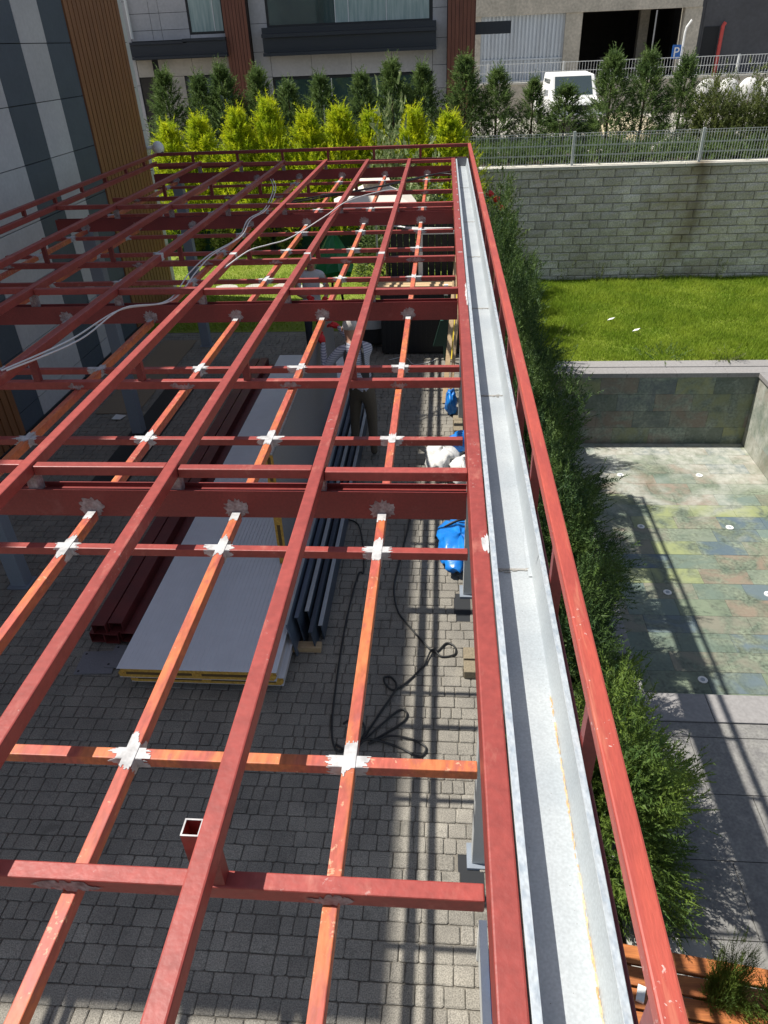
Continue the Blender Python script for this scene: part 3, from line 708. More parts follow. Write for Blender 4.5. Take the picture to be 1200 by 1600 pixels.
obj('upper_wall', Bx(-2, 12.62, CY + .02, CY + .5, 6.052, 10), 'conc', cb)
obj('crate', Bx(8.3, 9.2, CY + 2, CY + 2.8, GZ, 3.2), 'interior', cb)
dh = thing('dark_hall', 'plain dark grey hall wall right of the concrete building', 'building')
obj('wall', Bx(12.92, 40, CY + .3, CY + 20, GZ, 10), 'darkwall', dh)
for z in (5.55, 5.95): obj('ledge', Bx(12.92, 40, CY + .24, CY + .298, z, z + .05), 'facade_l', dh)
obj('door', Bx(13.0, 13.75, CY + .27, CY + .298, GZ, 4.35), 'gap', dh)
obj('wall', Bx(12.64, 12.915, CY + .32, CY + 5, GZ, 10), 'darkwall', dh)
rp = tag(obj('red_pipe', MB().tube([(13.85, CY + .1, GZ), (13.85, CY + .1, 4.35), (13.93, CY + .1, 4.5)], .09, 10), 'redpipe'), 'red pipe standing upright against the dark hall wall', 'pipe')
sp = thing('parking_sign', 'blue parking sign with white letter P on a white bent pole', 'sign', (10.05, 36.8, GZ))
obj('pole', MB().tube([(0, 0, 0), (0, 0, 1.9), (.03, 0, 2.1), (.2, 0, 2.35)], .045, 8), 'white', sp)
obj('sign_plate', Bx(-.42, -.06, -.05, -.02, 1.0, 1.5), 'blue', sp)
fc = bpy.data.curves.new('letter', 'FONT'); fc.body = 'P'; fc.size = .5; fc.extrude = .004; fc.materials.append(M['white'])
fo = bpy.data.objects.new('letter', fc); C.objects.link(fo); bpy.context.view_layer.update(); lm = bpy.data.meshes.new_from_object(fo.evaluated_get(bpy.context.evaluated_depsgraph_get())); bpy.data.objects.remove(fo); lm.name = 'letter'
fo = bpy.data.objects.new('letter', lm); C.objects.link(fo); fo.parent = sp; fo.location = (-.375, -.056, 1.07); fo.rotation_euler = (math.pi / 2, 0, 0)
lw = thing('street_wall', 'low pale concrete wall along the far side of the street', 'wall')
obj('wall_face', Bx(-10, 30, 36.0, 36.24, ST, 2.55), 'conc', lw); obj('wall_cap', Bx(-10, 30, 35.97, 36.27, 2.551, 2.62), 'cap', lw)
sf = thing('street_fence', 'thin pale wire fence on top of the street wall', 'fence')
xs = [-1, 1.8, 5.0, 7.3, 9.9, 12.2, 15, 18]
for x in xs: obj('post', Bx(x, x + .07, 36.1, 36.16, 2.62, 3.35), 'whitemetal', sf)
for a, b in zip(xs, xs[1:]):
    mb = MB(); x = a + .1
    while x < b: mb.box(x, x + .012, 36.09, 36.098, 2.64, 3.3); x += .12
    for z in (2.66, 2.98, 3.3): mb.box(a, b, 36.08, 36.089, z, z + .025)
    obj('mesh_panel', mb, 'whitemetal', sf)
for i in range(7):
    x = 10.9 + i * .85
    tag(obj('white_sack', MB().ball((x, 35.3, ST + .62), (.50, .42, .62), 16, 10, .05), 'sack', smooth=True), ['leftmost white sack by the street wall below the red pipe', 'second white sack from the left by the street wall', 'third white sack from the left by the street wall', 'fourth white sack from the left by the street wall', 'fifth white sack by the street wall near the photo edge', 'sixth white sack by the street wall at the photo edge', 'outermost white sack by the street wall'][i], 'sack', 'sacks along the street wall')

# ------------------------------------------------------------------ white pickup
def pickup():
    t = thing('white_pickup', 'white pickup truck parked facing the garden fence', 'truck', (4.78, 29.6, ST), math.radians(3))
    w = .87
    prof = [(0, .42), (0, .86), (.10, .98), (.95, 1.06), (1.45, 1.74), (2.9, 1.80), (3.05, 1.05), (4.6, 1.05), (4.6, .42)]
    rs = []
    for x, k in ((-w, .93), (-w * .94, 1.), (w * .94, 1.), (w, .93)):
        rs.append([(x * (1 if z < 1.1 else .90), y, .42 + (z - .42) * (1 if z > 1.1 else k)) for y, z in prof])
    obj('body', MB().rings(rs), 'white', t, bev=.03)
    obj('windscreen', MB().add([(-.70, .99, 1.115), (.70, .99, 1.115), (.66, 1.415, 1.70), (-.66, 1.415, 1.70)], [(0, 1, 2, 3)]).add([(-.70, 1.0, 1.1), (.70, 1.0, 1.1), (.66, 1.425, 1.69), (-.66, 1.425, 1.69)], [(3, 2, 1, 0)]), 'truckglass', t)
    for s in (-1, 1):
        obj('side_window', Bx(*( (-.815, -.800) if s < 0 else (.800, .815)), 1.5, 2.7, 1.16, 1.62), 'truckglass', t)
        obj('headlight', Bx(s * .60 - .17, s * .60 + .17, -.02, .06, .76, .90), 'truckglass', t, bev=.02)
        m = obj('mirror', Bx(s * .99 - .08, s * .99 + .08, 1.12, 1.2, 1.1, 1.32), 'white', t, bev=.02)
        for y in (.85, 3.75):
            wl = obj('wheel', MB().tube([(s * .66, y, .34), (s * .86, y, .34)], .34, 20), 'rubber', t)
            obj('rim', MB().tube([(s * .855, y, .34), (s * .868, y, .34)], .19, 14), 'zinc', wl)
    obj('grille', Bx(-.42, .42, -.015, .02, .70, .86), 'black', t); obj('bumper', Bx(-.88, .88, -.10, .05, .42, .60), 'zinc', t, bev=.03)
    obj('bonnet_vent', Bx(-.55, .55, .965, .985, 1.07, 1.085), 'black', t)
    for s in (-1, 1):
        obj('door_seam', Bx(*((-.8765, -.872) if s < 0 else (.872, .8765)), 2.78, 2.80, .5, 1.04), 'black', t)
        obj('door_handle', Bx(*((-.895, -.873) if s < 0 else (.873, .895)), 2.45, 2.62, .90, .94), 'black', t)
        w_ = obj('wiper', Bx(0, .5, -.008, .008, 0, .012), 'black', t); w_.location = (-.55 if s < 0 else .05, 1.01, 1.14); w_.rotation_euler = (.9, -.12, .1)
        obj('indicator', Bx(s * .82 - .045, s * .82 + .045, -.015, .05, .78, .87), 'wood', t)
    obj('number_plate', Bx(-.26, .26, -.115, -.101, .46, .57), 'white', t)
pickup()

# ------------------------------------------------------------------ foliage
def tri_mesh(name, V, m):
    """V: (n, 3, 3) triangles"""
    n = len(V); me = bpy.data.meshes.new(name); me.vertices.add(n * 3); me.loops.add(n * 3); me.polygons.add(n)
    me.vertices.foreach_set('co', V.astype(np.float32).ravel()); me.loops.foreach_set('vertex_index', np.arange(n * 3, dtype=np.int32))
    me.polygons.foreach_set('loop_start', np.arange(0, n * 3, 3, dtype=np.int32)); me.polygons.foreach_set('loop_total', np.full(n, 3, dtype=np.int32))
    me.materials.append(M[m]); me.update(calc_edges=True); return me
def plumes(P, D, L, n, leaf, width, rng, spread=.75):
    """feathery sprays: P base points, D directions, L lengths"""
    N = len(P); D = D / np.linalg.norm(D, axis=1, keepdims=True)
    S = np.cross(D, rng.normal(size=(N, 3))); S /= np.linalg.norm(S, axis=1, keepdims=True) + 1e-9
    t = (np.arange(n) + .5) / n
    t = np.clip(t[None, :] + rng.uniform(-.05, .05, (N, n)), 0.02, .98)
    B = P[:, None, :] + D[:, None, :] * (L[:, None] * t)[:, :, None]
    sg = np.where(np.arange(n) % 2 == 0, 1., -1.)[None, :, None]
    out = D[:, None, :] * .75 + sg * S[:, None, :] * spread + rng.normal(scale=.22, size=(N, n, 3))
    ll = leaf * (1.05 - .6 * t)[:, :, None] * rng.uniform(.7, 1.25, (N, n, 1))
    T = B + out * ll
    W = np.cross(out, S[:, None, :] + rng.normal(scale=.5, size=(N, n, 3))); W /= np.linalg.norm(W, axis=2, keepdims=True) + 1e-9
    W = W * (width * (1.1 - .5 * t))[:, :, None]
    tr = np.stack([B - W, B + W, T], axis=2).reshape(-1, 3, 3)
    tip = np.stack([P + D * (L * .75)[:, None] - S * width * .6, P + D * (L * .75)[:, None] + S * width * .6, P + D * (L * 1.12)[:, None]], axis=1)
    return np.concatenate([tr, tip])
def cone_crown(seed, H, R, N, n, leaf, width, plen, up, power=1.0, base=.05, shape=.9, lead=True):
    rng = np.random.default_rng(seed)
    u = rng.random(N) ** .85; z = base + (H - base) * u
    a = rng.random(N) * 2 * np.pi
    lump = 1 + .20 * np.sin(3 * a + 5 * u + seed) + .14 * np.sin(7 * a - 11 * u + 2 * seed)
    prof = np.minimum(1., .62 + 1.6 * u) * (1 - u) ** shape + .02
    r = R * prof * lump * np.sqrt(rng.uniform(.12, 1., N))
    P = np.stack([r * np.cos(a), r * np.sin(a), z], 1)
    e = up * (.7 + .6 * rng.random(N)) + .5 * u
    D = np.stack([np.cos(a), np.sin(a), e], 1) + rng.normal(scale=.30, size=(N, 3))
    L = plen * rng.uniform(.6, 1.3, N) * (1 - .62 * u)
    V = plumes(P, D, L, n, leaf, width, rng)
    if lead:
        k = 14; zz = np.linspace(H * .90, H * 1.03, k); aa = np.arange(k) * 2.4
        P2 = np.stack([.02 * np.cos(aa), .02 * np.sin(aa), zz], 1); D2 = np.stack([.6 * np.cos(aa), .6 * np.sin(aa), np.full(k, 1.1)], 1)
        V = np.concatenate([V, plumes(P2, D2, np.full(k, plen * .6), n, leaf * .8, width, rng)])
    return V
def tree(name, meshes, label, cat, group, loc, h, r, trunk, rz=None, hh=1., rr=1., lean=(0, 0)):
    t = thing(name, label, cat, loc, U(0, 6.3) if rz is None else rz, group); 
    if name not in tree.tr: tree.tr[name] = MB().tube([(0, 0, -.1), (0, 0, hh * .4), (.01, 0, hh * .92)], [trunk, trunk * .75, .008], 8).mesh('trunk', 'bark')
    link('trunk', tree.tr[name], t, scale=(1, 1, h / hh)); link('crown', meshes, t, scale=(r / rr, r / rr, h / hh)); t.rotation_euler.x = lean[0]; t.rotation_euler.y = lean[1]
    return t
tree.tr = {}
ye = [tri_mesh('crown', cone_crown(10 + k, 2.7, .84, 900, 17, .115, .014, .62, 1.45, shape=.92), 'lf_yellow') for k in range(3)]
names = ['leftmost', 'second from left', 'third from left', 'fourth from left', 'fifth from left', 'sixth from left', 'seventh from left', 'eighth from left', 'rightmost and brightest']
for i, (x, zt) in enumerate(((-6.51, 2.99), (-5.78, 3.16), (-4.83, 3.26), (-4.1, 3.43), (-3.19, 3.28), (-2.43, 3.25), (-1.69, 3.16), (-.71, 3.07), (.12, 3.10))):
    b = .28
    tree('golden_conifer', ye[i % 3], '%s of the golden yellow conifers behind the roof frame' % names[i], 'conifer', 'golden conifers behind the roof frame', (x, 18.6 + U(-.1, .1), b), (zt - b) * U(.84, .93), U(.88, 1.08) if i < 8 else .98, .05, hh=2.7, rr=.84)
th = [tri_mesh('crown', cone_crown(30 + k, 2.5, .72, 560, 15, .125, .014, .58, .62, shape=.82), 'lf_thuja') for k in range(3)]
tx_ = [(-7.57, 3.80), (-6.61, 3.69), (-5.96, 3.89), (-5.03, 3.76), (-4.19, 3.47), (-3.31, 3.58), (-2.20, 3.58), (-1.39, 3.85), (-.59, 3.71), (.53, 3.85), (1.39, 3.57), (2.35, 3.32), (3.19, 3.15), (4.33, 3.82), (5.26, 3.79), (6.24, 3.66)]
tl = ['leftmost dark conifer beside the brown slatted corner', 'dark conifer behind the second golden conifer', 'tall wispy dark conifer in front of the far left window', 'dark conifer left of the wide lower window', 'short dark conifer at the left end of the lower window', 'dark conifer before the left half of the lower window',
      'dark conifer before the middle of the lower window', 'tall dark conifer before the right part of the lower window', 'dark conifer before the right end of the lower window', 'dark conifer in front of the right slat column', 'dark conifer just right of the grey building, before the shutter', 'sparse small conifer left of the white pickup',
      'dark conifer before the left side of the white pickup', 'tall slim conifer before the right side of the white pickup', 'full tall conifer before the dark open bay', 'broad conifer beside the blue parking sign']
for i, (x, zt) in enumerate(tx_):
    b = ST + .12
    tree('dark_conifer', th[i % 3], tl[i], 'conifer', 'dark conifers behind the mesh fence', (x, 22 + U(-.15, .15), b), (zt - b) * .97, U(.62, .80) * (.75 if i == 11 else 1), .045, hh=2.5, rr=.72)
def bush_crown(seed, R, H, N, n, leaf, width, plen, up=.5, lumps=.25, low=0.):
    rng = np.random.default_rng(seed)
    a = rng.random(N) * 2 * np.pi; c = rng.uniform(low, 1, N); el = np.arcsin(c)
    lump = 1 + lumps * np.sin(3 * a + 4 * c + seed) * np.cos(5 * c + seed) + .12 * np.sin(8 * a + 9 * c)
    q = np.cbrt(rng.uniform(.10, 1, N)) * lump
    P = np.stack([R * q * np.cos(el) * np.cos(a), R * q * np.cos(el) * np.sin(a), H * q * c + .03], 1)
    D = np.stack([np.cos(el) * np.cos(a), np.cos(el) * np.sin(a), c * .8 + up], 1) + rng.normal(scale=.3, size=(N, 3))
    return plumes(P, D, plen * rng.uniform(.6, 1.4, N), n, leaf, width, rng)
ol = [tri_mesh('crown', bush_crown(60 + k, .62, 1.75, 1100, 8, .10, .016, .22, .6), 'lf_olive') for k in range(2)]
for i, (x, h) in enumerate(((6.95, 1.75), (7.75, 1.6), (8.6, 1.85), (9.5, 1.8))):
    tree('olive_shrub', ol[i % 2], ['olive green shrub right of the parking sign', 'lower olive green shrub with reddish tips behind the fence', 'olive green shrub at the right edge of the photo', 'olive green shrub beyond the right edge'][i], 'shrub', 'olive shrubs behind the fence', (x, 21.6, ST + .12), h, .60, .04, hh=1.75, rr=.62)
lo_ = tri_mesh('ground_cover', np.concatenate([bush_crown(80 + k, .45, .5, 260, 8, .09, .014, .18) + np.array([k * .72, 0, 0]) for k in range(25)]), 'lf_thuja')
tag(link('ground_cover', lo_, None, (-8.4, 20.85, ST + .12)), kind='stuff')
lo2 = tri_mesh('low_undergrowth', np.concatenate([bush_crown(180 + k, .40, .75, 240, 8, .10, .016, .18) + np.array([k * .7, 0, 0]) for k in range(12)]), 'lf_thuja')
tag(link('low_undergrowth', lo2, None, (-7.6, 19.2, 0)), kind='stuff')

# juniper hedge along the gutter side
ju = [tri_mesh('crown', bush_crown(100 + k, .66, 1.75, 4200, 16, .056, .0092, .26, .30, .42), 'lf_juni') for k in range(3)]
jb = tri_mesh('crown', bush_crown(140, .62, 1.3, 3800, 16, .052, .0085, .25, .28, .42), 'lf_junib')
hed = [(1.32, 3.50, 1.15, .66, 'b', 'large bushy juniper spreading over the terrace tiles near the timber platform'), (1.18, 4.75, 1.45, .56, 0, 'juniper beside the near corner of the pool'), (1.20, 6.0, 1.6, .66, 1, 'juniper hedge plant overhanging the pool edge below the gutter joint'),
       (1.18, 7.2, 1.6, .66, 2, 'juniper with long side shoots over the sunlit pool floor'), (1.16, 8.5, 1.65, .66, 0, 'juniper hedge plant beside the middle of the pool'), (1.15, 9.8, 1.7, .66, 1, 'juniper hedge plant casting dapples on the pale pool floor'), (1.16, 11.2, 1.7, .70, 2, 'juniper with bright shoot tips before the dark pool wall'),
       (1.12, 12.7, 1.75, .68, 0, 'juniper at the far corner of the pool coping'), (1.12, 14.2, 1.85, .70, 1, 'juniper hedge plant at the near edge of the lawn'), (1.12, 15.8, 2.0, .72, 2, 'juniper hedge plant beside the middle of the lawn')]
for x, y, h, r, k, lab in hed:
    tree('juniper_shrub', jb if k == 'b' else ju[k], lab, 'shrub', 'juniper hedge along the roof frame', (x - .06, y, DK), h * 1.08, r * U(.86, 1.0), .05, hh=1.75 if k != 'b' else 1.3, rr=.66 if k != 'b' else .62)
tree('juniper_shrub', jb, 'young bright green juniper over the right end of the timber platform', 'shrub', 'juniper hedge along the roof frame', (2.30, 1.98, DK), 1.0, .26, .03, hh=1.3, rr=.62)
tree('juniper_shrub', jb, 'slim upright juniper shoots standing through the timber platform', 'shrub', 'juniper hedge along the roof frame', (1.86, 2.25, DK), .72, .12, .03, hh=1.3, rr=.62)
ro = [tri_mesh('crown', bush_crown(160 + k, .55, 2.4, 900, 5, .075, .024, .2, .4, .3), 'lf_rose') for k in range(2)]
for i, (x, y, h) in enumerate(((1.38, 18.9, 2.75), (1.38, 17.4, 2.2))):
    t = tree('rose_bush', ro[i], ['tall rose bush with red blooms against the block wall', 'leafy rose bush between the rose blooms and the juniper hedge'][i], 'rose bush', None, (x, y, DK), h, .52, .03, hh=2.4, rr=.55, rz=0)
    if i == 0:
        for q in ((-.28, -.5, 2.50), (.0, -.55, 2.2), (-.12, -.52, 2.38)): obj('bloom', MB().ball(q, (.09, .08, .07), 9, 6, .2), 'rose', t)
va = tri_mesh('crown', bush_crown(171, .5, 1.9, 420, 5, .17, .045, .25, .3, .3), 'lf_pale')
tree('variegated_shrub', va, 'pale variegated broad leaved shrub between the golden conifers', 'shrub', None, (-1.22, 17.9, 0), 2.75, .42, .03, hh=1.9, rr=.5)
tree('variegated_shrub', va, 'pale leaved shrub behind the cream parasol', 'shrub', None, (-.55, 16.9, 0), 1.9, .55, .03, hh=1.9, rr=.5)
tree('variegated_shrub', ro[1], 'dark leafy shrub behind the green covered parasol', 'shrub', None, (-1.2, 15.6, 0), 1.35, .6, .03, hh=2.4, rr=.55)

# grass
def grass(name, x0, x1, y0, y1, z, n, h, w, seed, m='grass'):
    r = np.random.default_rng(seed); P = np.stack([r.uniform(x0, x1, n), r.uniform(y0, y1, n), np.full(n, z)], 1)
    patch = .75 + .35 * np.sin(P[:, 0] * 2.1 + 1.3 * np.sin(P[:, 1] * 1.7)) * np.sin(P[:, 1] * 2.6 + P[:, 0]) + .2 * r.random(n)
    hh = h * patch * r.uniform(.5, 1.3, n); a = r.uniform(0, 6.283, n); ln = r.uniform(.1, .8, n)
    T = P + np.stack([np.cos(a) * hh * ln, np.sin(a) * hh * ln, hh], 1); b = a + r.uniform(-1.2, 1.2, n) + 1.57
    W = np.stack([np.cos(b), np.sin(b), np.zeros(n)], 1) * (w * r.uniform(.6, 1.3, n))[:, None]
    tag(link(name, tri_mesh(name, np.stack([P - W, P + W, T], 1), m)), kind='stuff')
grass('lawn_grass', 1.5, 9.6, 14.08, 19.95, DK - .012, 130000, .11, .008, 3)
grass('back_lawn_grass', -6.5, .4, 12.4, 17.9, -.012, 60000, .05, .006, 4)
def weed(x, y, z, h, n, lab, m='lf_rose', up=2.2, r=.08, cat='weed'):
    rng = np.random.default_rng(int(x * 100 + y * 10)); a = rng.random(n) * 6.28
    P = np.stack([r * np.cos(a) * rng.random(n), r * np.sin(a) * rng.random(n), np.zeros(n)], 1); D = np.stack([np.cos(a), np.sin(a), np.full(n, up)], 1) + rng.normal(scale=.2, size=(n, 3))
    tag(link('weed', tri_mesh('weed', plumes(P, D, h * rng.uniform(.5, 1.1, n), 9, .07, .012, rng), m), None, (x, y, z)), lab, cat, 'weeds along the lawn')
wl_ = ['weed clump nearest the rose bush at the wall foot', 'tall weed stalk left of the stained wall blocks', 'thin weed in front of the wall middle', 'weed pair right of the wall middle', 'weed clump at the wall near the right edge']
for i, (x, h) in enumerate(((3.25, .75), (4.2, .55), (5.0, .7), (5.7, .6), (7.3, .6))): weed(x, 19.75, DK, h, 9, wl_[i], 'lf_olive', 3.2)
weed(4.55, 14.35, DK, .35, 34, 'dark low weed tuft at the lawn edge above the pool', 'lf_thuja', .5, .45); weed(5.75, 14.12, DK, .35, 22, 'dry spiky weed hanging over the pool coping', 'lf_olive', .6, .15)
weed(2.35, 15.0, DK, .8, 9, 'pale arching weed beside the juniper on the lawn', 'lf_olive', 1.2, .15)
for x, y, l in ((3.85, 16.3, 'small white scrap lying on the lawn, the upper one'), (4.25, 15.55, 'forked white scrap lying on the lawn nearer the pool')):
    tag(obj('plastic_scrap', MB().add([(-.09, -.02, 0), (.02, -.04, .03), (.09, .03, .05), (-.02, .05, .02), (-.09, -.02, .008), (.02, -.04, .038), (.09, .03, .058), (-.02, .05, .028)], [(0, 3, 2, 1), (4, 5, 6, 7), (0, 1, 5, 4), (1, 2, 6, 5), (2, 3, 7, 6), (3, 0, 4, 7)]), 'paper', loc=(x, y, DK + .10)), l, 'scrap')

# ------------------------------------------------------------------ people
def skin_body(name, joints, edges, root, paint, mats, parent):
    me = bpy.data.meshes.new(name); me.from_pydata([j[0] for j in joints], edges, [])
    o = bpy.data.objects.new(name, me); C.objects.link(o)
    sk = o.modifiers.new('skin', 'SKIN'); sk.use_smooth_shade = True
    ss = o.modifiers.new('sub', 'SUBSURF'); ss.levels = ss.render_levels = 2
    for i, j in enumerate(joints):
        v = me.skin_vertices[0].data[i]; r = j[1]; v.radius = r if isinstance(r, tuple) else (r, r); v.use_root = (i == root)
    bpy.context.view_layer.update()
    dg = bpy.context.evaluated_depsgraph_get(); m2 = bpy.data.meshes.new_from_object(o.evaluated_get(dg))
    bpy.data.objects.remove(o); m2.name = name
    m2.materials.clear()
    for m in mats: m2.materials.append(M[m])
    for p in m2.polygons: p.material_index = paint(p.center); p.use_smooth = True
    return link(name, m2, parent)
def hand(mb, wrist, d, up, s=1.):
    d = Vector(d).normalized(); up = Vector(up).normalized(); sd = d.cross(up).normalized(); w = Vector(wrist)
    mb.tube([w, w + d * .045 * s, w + d * .09 * s], [.028 * s, .042 * s, .038 * s], 8)
    for i, (o, l) in enumerate(((-.030, .062), (-.010, .075), (.010, .07), (.030, .055))):
        b = w + d * .085 * s + sd * o * s
        mb.tube([b, b + d * l * .5 * s - up * .006 * s, b + d * l * .8 * s - up * .030 * s, b + d * l * .78 * s - up * .052 * s], [.0105 * s, .0098 * s, .009 * s, .007 * s], 6)
    b = w + d * .03 * s - sd * .03 * s
    mb.tube([b, b + d * .03 * s - sd * .032 * s, b + d * .062 * s - sd * .03 * s - up * .02 * s], [.0125 * s, .011 * s, .008 * s], 6)
    return mb
# worker in a striped shirt, reaching for the upright panel
wk = thing('person', 'white haired worker in striped shirt and red gloves holding the upright panel', 'person', (-.93, 7.72, 0))
J = [((0, 0, .90), (.15, .115)), ((-.02, .01, 1.06), (.155, .12)), ((-.05, .04, 1.24), (.17, .125)), ((-.08, .08, 1.37), (.13, .10)), ((-.10, .11, 1.45), (.058, .058)), ((-.115, .13, 1.53), (.075, .085)), ((-.125, .14, 1.61), (.085, .098)), ((-.12, .135, 1.665), (.05, .06)),
     ((.085, -.03, .82), (.085, .09)), ((.10, .0, .48), (.062, .065)), ((.11, -.05, .09), (.042, .045)), ((.10, .07, .035), (.04, .03)),
     ((-.085, .03, .82), (.085, .09)), ((-.12, .08, .48), (.062, .065)), ((-.13, .03, .09), (.042, .045)), ((-.15, .15, .035), (.04, .03)),
     ((.08, .13, 1.36), (.062, .062)), ((-.06, .40, 1.26), (.045, .045)), ((-.28, .62, 1.38), (.034, .034)), ((-.34, .70, 1.42), (.028, .028)),
     ((-.25, .02, 1.36), (.062, .062)), ((-.42, -.02, 1.17), (.047, .047)), ((-.46, .20, 1.33), (.036, .036)), ((-.465, .27, 1.38), (.028, .028))]
E_ = [(0, 1), (1, 2), (2, 3), (3, 4), (4, 5), (5, 6), (6, 7), (0, 8), (8, 9), (9, 10), (10, 11), (0, 12), (12, 13), (13, 14), (14, 15), (3, 16), (16, 17), (17, 18), (18, 19), (3, 20), (20, 21), (21, 22), (22, 23)]
def paint_w(c):
    if c.z < .075: return 3
    if c.z < .95: return 2
    if c.z > 1.452 and abs(c.x + .12) < .12 and c.y < .26: return 0
    return 1
skin_body('body', J, E_, 0, paint_w, ['skin', 'stripe', 'trouser', 'shoe'], wk)
h = MB(); h.ball((-.115, .118, 1.625), (.092, .100, .088), 16, 12, .01, bottom=-.25); obj('hair', h, 'hairw', wk, smooth=True)
f = MB()
for s in (-1, 1): obj('ear', MB().ball((-.125 + s * .088, .145, 1.575), (.012, .024, .032), 8, 6), 'skin', wk, smooth=True)
obj('nose', MB().ball((-.155, .235, 1.565), (.016, .022, .02), 8, 6), 'skin', wk, smooth=True)
f = MB()
for s in (-1, 1): obj('eye', MB().ball((-.148 + s * .032, .222, 1.60), .011, 8, 6), 'black', wk, smooth=True)
obj('mouth', MB().ball((-.15, .228, 1.525), (.024, .008, .005), 8, 4), 'rose', wk, smooth=True)
obj('glove', hand(MB(), (-.34, .70, 1.42), (-.8, .4, .15), (.2, .2, 1)), 'glove', wk, smooth=True)
obj('glove', hand(MB(), (-.465, .26, 1.375), (-.35, .5, .55), (-.8, .1, .3), 1.15), 'glove', wk, smooth=True)
v = MB(); v.box(-.20, .10, -.105, -.085, 1.04, 1.22); v.box(-.21, -.18, -.11, .14, 1.02, 1.05); v.box(.09, .12, -.11, .14, 1.02, 1.05); 
v.tube([(-.17, -.095, 1.2), (-.17, -.06, 1.36), (-.16, .06, 1.44), (-.16, .17, 1.36)], .018, 6); v.tube([(.04, -.085, 1.2), (.03, -.05, 1.36), (.0, .09, 1.44), (-.02, .2, 1.36)], .018, 6)
obj('tool_harness', v, 'vest', wk, bev=.004)
# helper further back
p2 = thing('person', 'dark haired helper in pale shirt standing on the far pavers below the beam', 'person', (-2.08, 11.2, 0), math.radians(200))
J2 = [((0, 0, .86), (.145, .11)), ((0, .02, 1.02), (.14, .105)), ((0, .06, 1.2), (.16, .115)), ((0, .09, 1.33), (.12, .095)), ((0, .115, 1.40), (.052, .052)), ((0, .14, 1.47), (.07, .08)), ((0, .15, 1.545), (.08, .092)), ((0, .145, 1.60), (.05, .055)),
      ((.085, 0, .78), (.082, .085)), ((.10, .04, .45), (.06, .062)), ((.11, 0, .085), (.042, .042)), ((.12, .11, .035), (.038, .03)),
      ((-.085, 0, .78), (.082, .085)), ((-.10, .03, .45), (.06, .062)), ((-.10, -.02, .085), (.042, .042)), ((-.11, .09, .035), (.038, .03)),
      ((.18, .08, 1.32), (.058, .058)), ((.24, .12, 1.07), (.044, .044)), ((.15, .33, 1.06), (.034, .034)), ((.12, .40, 1.08), (.027, .027)),
      ((-.18, .08, 1.32), (.058, .058)), ((-.25, .10, 1.07), (.044, .044)), ((-.17, .31, 1.02), (.034, .034)), ((-.14, .38, 1.03), (.027, .027))]
def paint_2(c):
    if c.z < .075: return 3
    if c.z < .90: return 2
    if c.z > 1.40 and abs(c.x) < .12: return 0
    if abs(c.x) > .215 or (c.y > .2 and c.z < 1.2): return 0
    return 1
skin_body('body', J2, E_, 0, paint_2, ['skin', 'tee', 'jeans', 'shoe'], p2)
h = MB(); h.ball((0, .135, 1.555), (.094, .104, .092), 16, 12, .02, bottom=-.45); obj('hair', h, 'hairb', p2, smooth=True)
f = MB()
for s in (-1, 1):
    obj('eye', MB().ball((s * .03, .238, 1.545), .010, 8, 6), 'black', p2, smooth=True); obj('ear', MB().ball((s * .085, .15, 1.52), (.012, .022, .03), 8, 6), 'skin', p2, smooth=True)
obj('mouth', MB().ball((0, .24, 1.475), (.022, .008, .005), 8, 4), 'rose', p2, smooth=True); obj('nose', MB().ball((0, .248, 1.51), (.014, .02, .018), 8, 6), 'skin', p2, smooth=True)
obj('glove', hand(MB(), (.12, .40, 1.08), (-.2, .9, 0), (0, 0, 1)), 'glove', p2, smooth=True); obj('glove', hand(MB(), (-.14, .38, 1.03), (.2, .9, 0), (0, 0, 1)), 'glove', p2, smooth=True)

# ------------------------------------------------------------------ building materials on the pavers
def sandwich(name, label, w, l, t, T):
    o = thing(name, label, 'panel', group='sandwich panels in the court'); o.matrix_world = T
    mb = MB().box(0, w, 0, l, t - .0015, t); x = .03
    while x < w - .03:                                            # fine ribs pressed into the sheet
        if x > w * .34: mb.box(x, x + .012, 0, l, t - .0005, t + .005)
        else: mb.box(x, x + .004, 0, l, t - .0005, t + .0012)
        x += .036
    obj('top_sheet', mb, 'panel', o)
    obj('bottom_sheet', Bx(.01, w - .01, 0, l, 0, .0015), 'panel', o)
    f = MB(); n = 2                                               # foam core; dark end slabs paint in the shade of its hollows
    f.box(.03, w - .03, .004, l - .004, .0016, t - .0016); obj('core', f, 'foam', o)
    e = MB()
    for k in range(n):
        a, b = .03 + (w - .06) * k / n + .04, .03 + (w - .06) * (k + 1) / n - .04
        e.box(a, b, .0005, .0038, t * .36, t * .62)
    obj('end_hollow_shade', e, 'hollow_shade', o)
    e = MB()
    for k in range(n + 1):
        x = .03 + (w - .06) * k / n; e.tube([(x, -.003, t * .48), (x, .02, t * .48)], t * .24, 10)
    e.box(.012, .0295, 0, l, .01, t * .6); obj('foam_tongue', e, 'foam', o)
    return o
RZm = lambda x, y, z, a=0.: Matrix.Translation((x, y, z)) @ Matrix.Rotation(math.radians(a), 4, 'Z')
sandwich('sandwich_panel', 'lower grey sandwich panel with yellow foam edge resting on the pavers', 1.27, 6.68, .085, RZm(-2.49, 3.87, .055))
sandwich('sandwich_panel', 'top grey ribbed sandwich panel of the flat stack', 1.29, 6.72, .095, RZm(-2.55, 3.83, .145))
for i, y in enumerate((4.3, 6.9, 9.8)): tag(obj('timber_bearer', Bx(-2.45, -1.0, y, y + .08, .001, .053), 'board'), ['timber bearer under the near end of the panel stack', 'timber bearer under the middle of the panel stack', 'timber bearer under the far end of the panel stack'][i], 'timber')
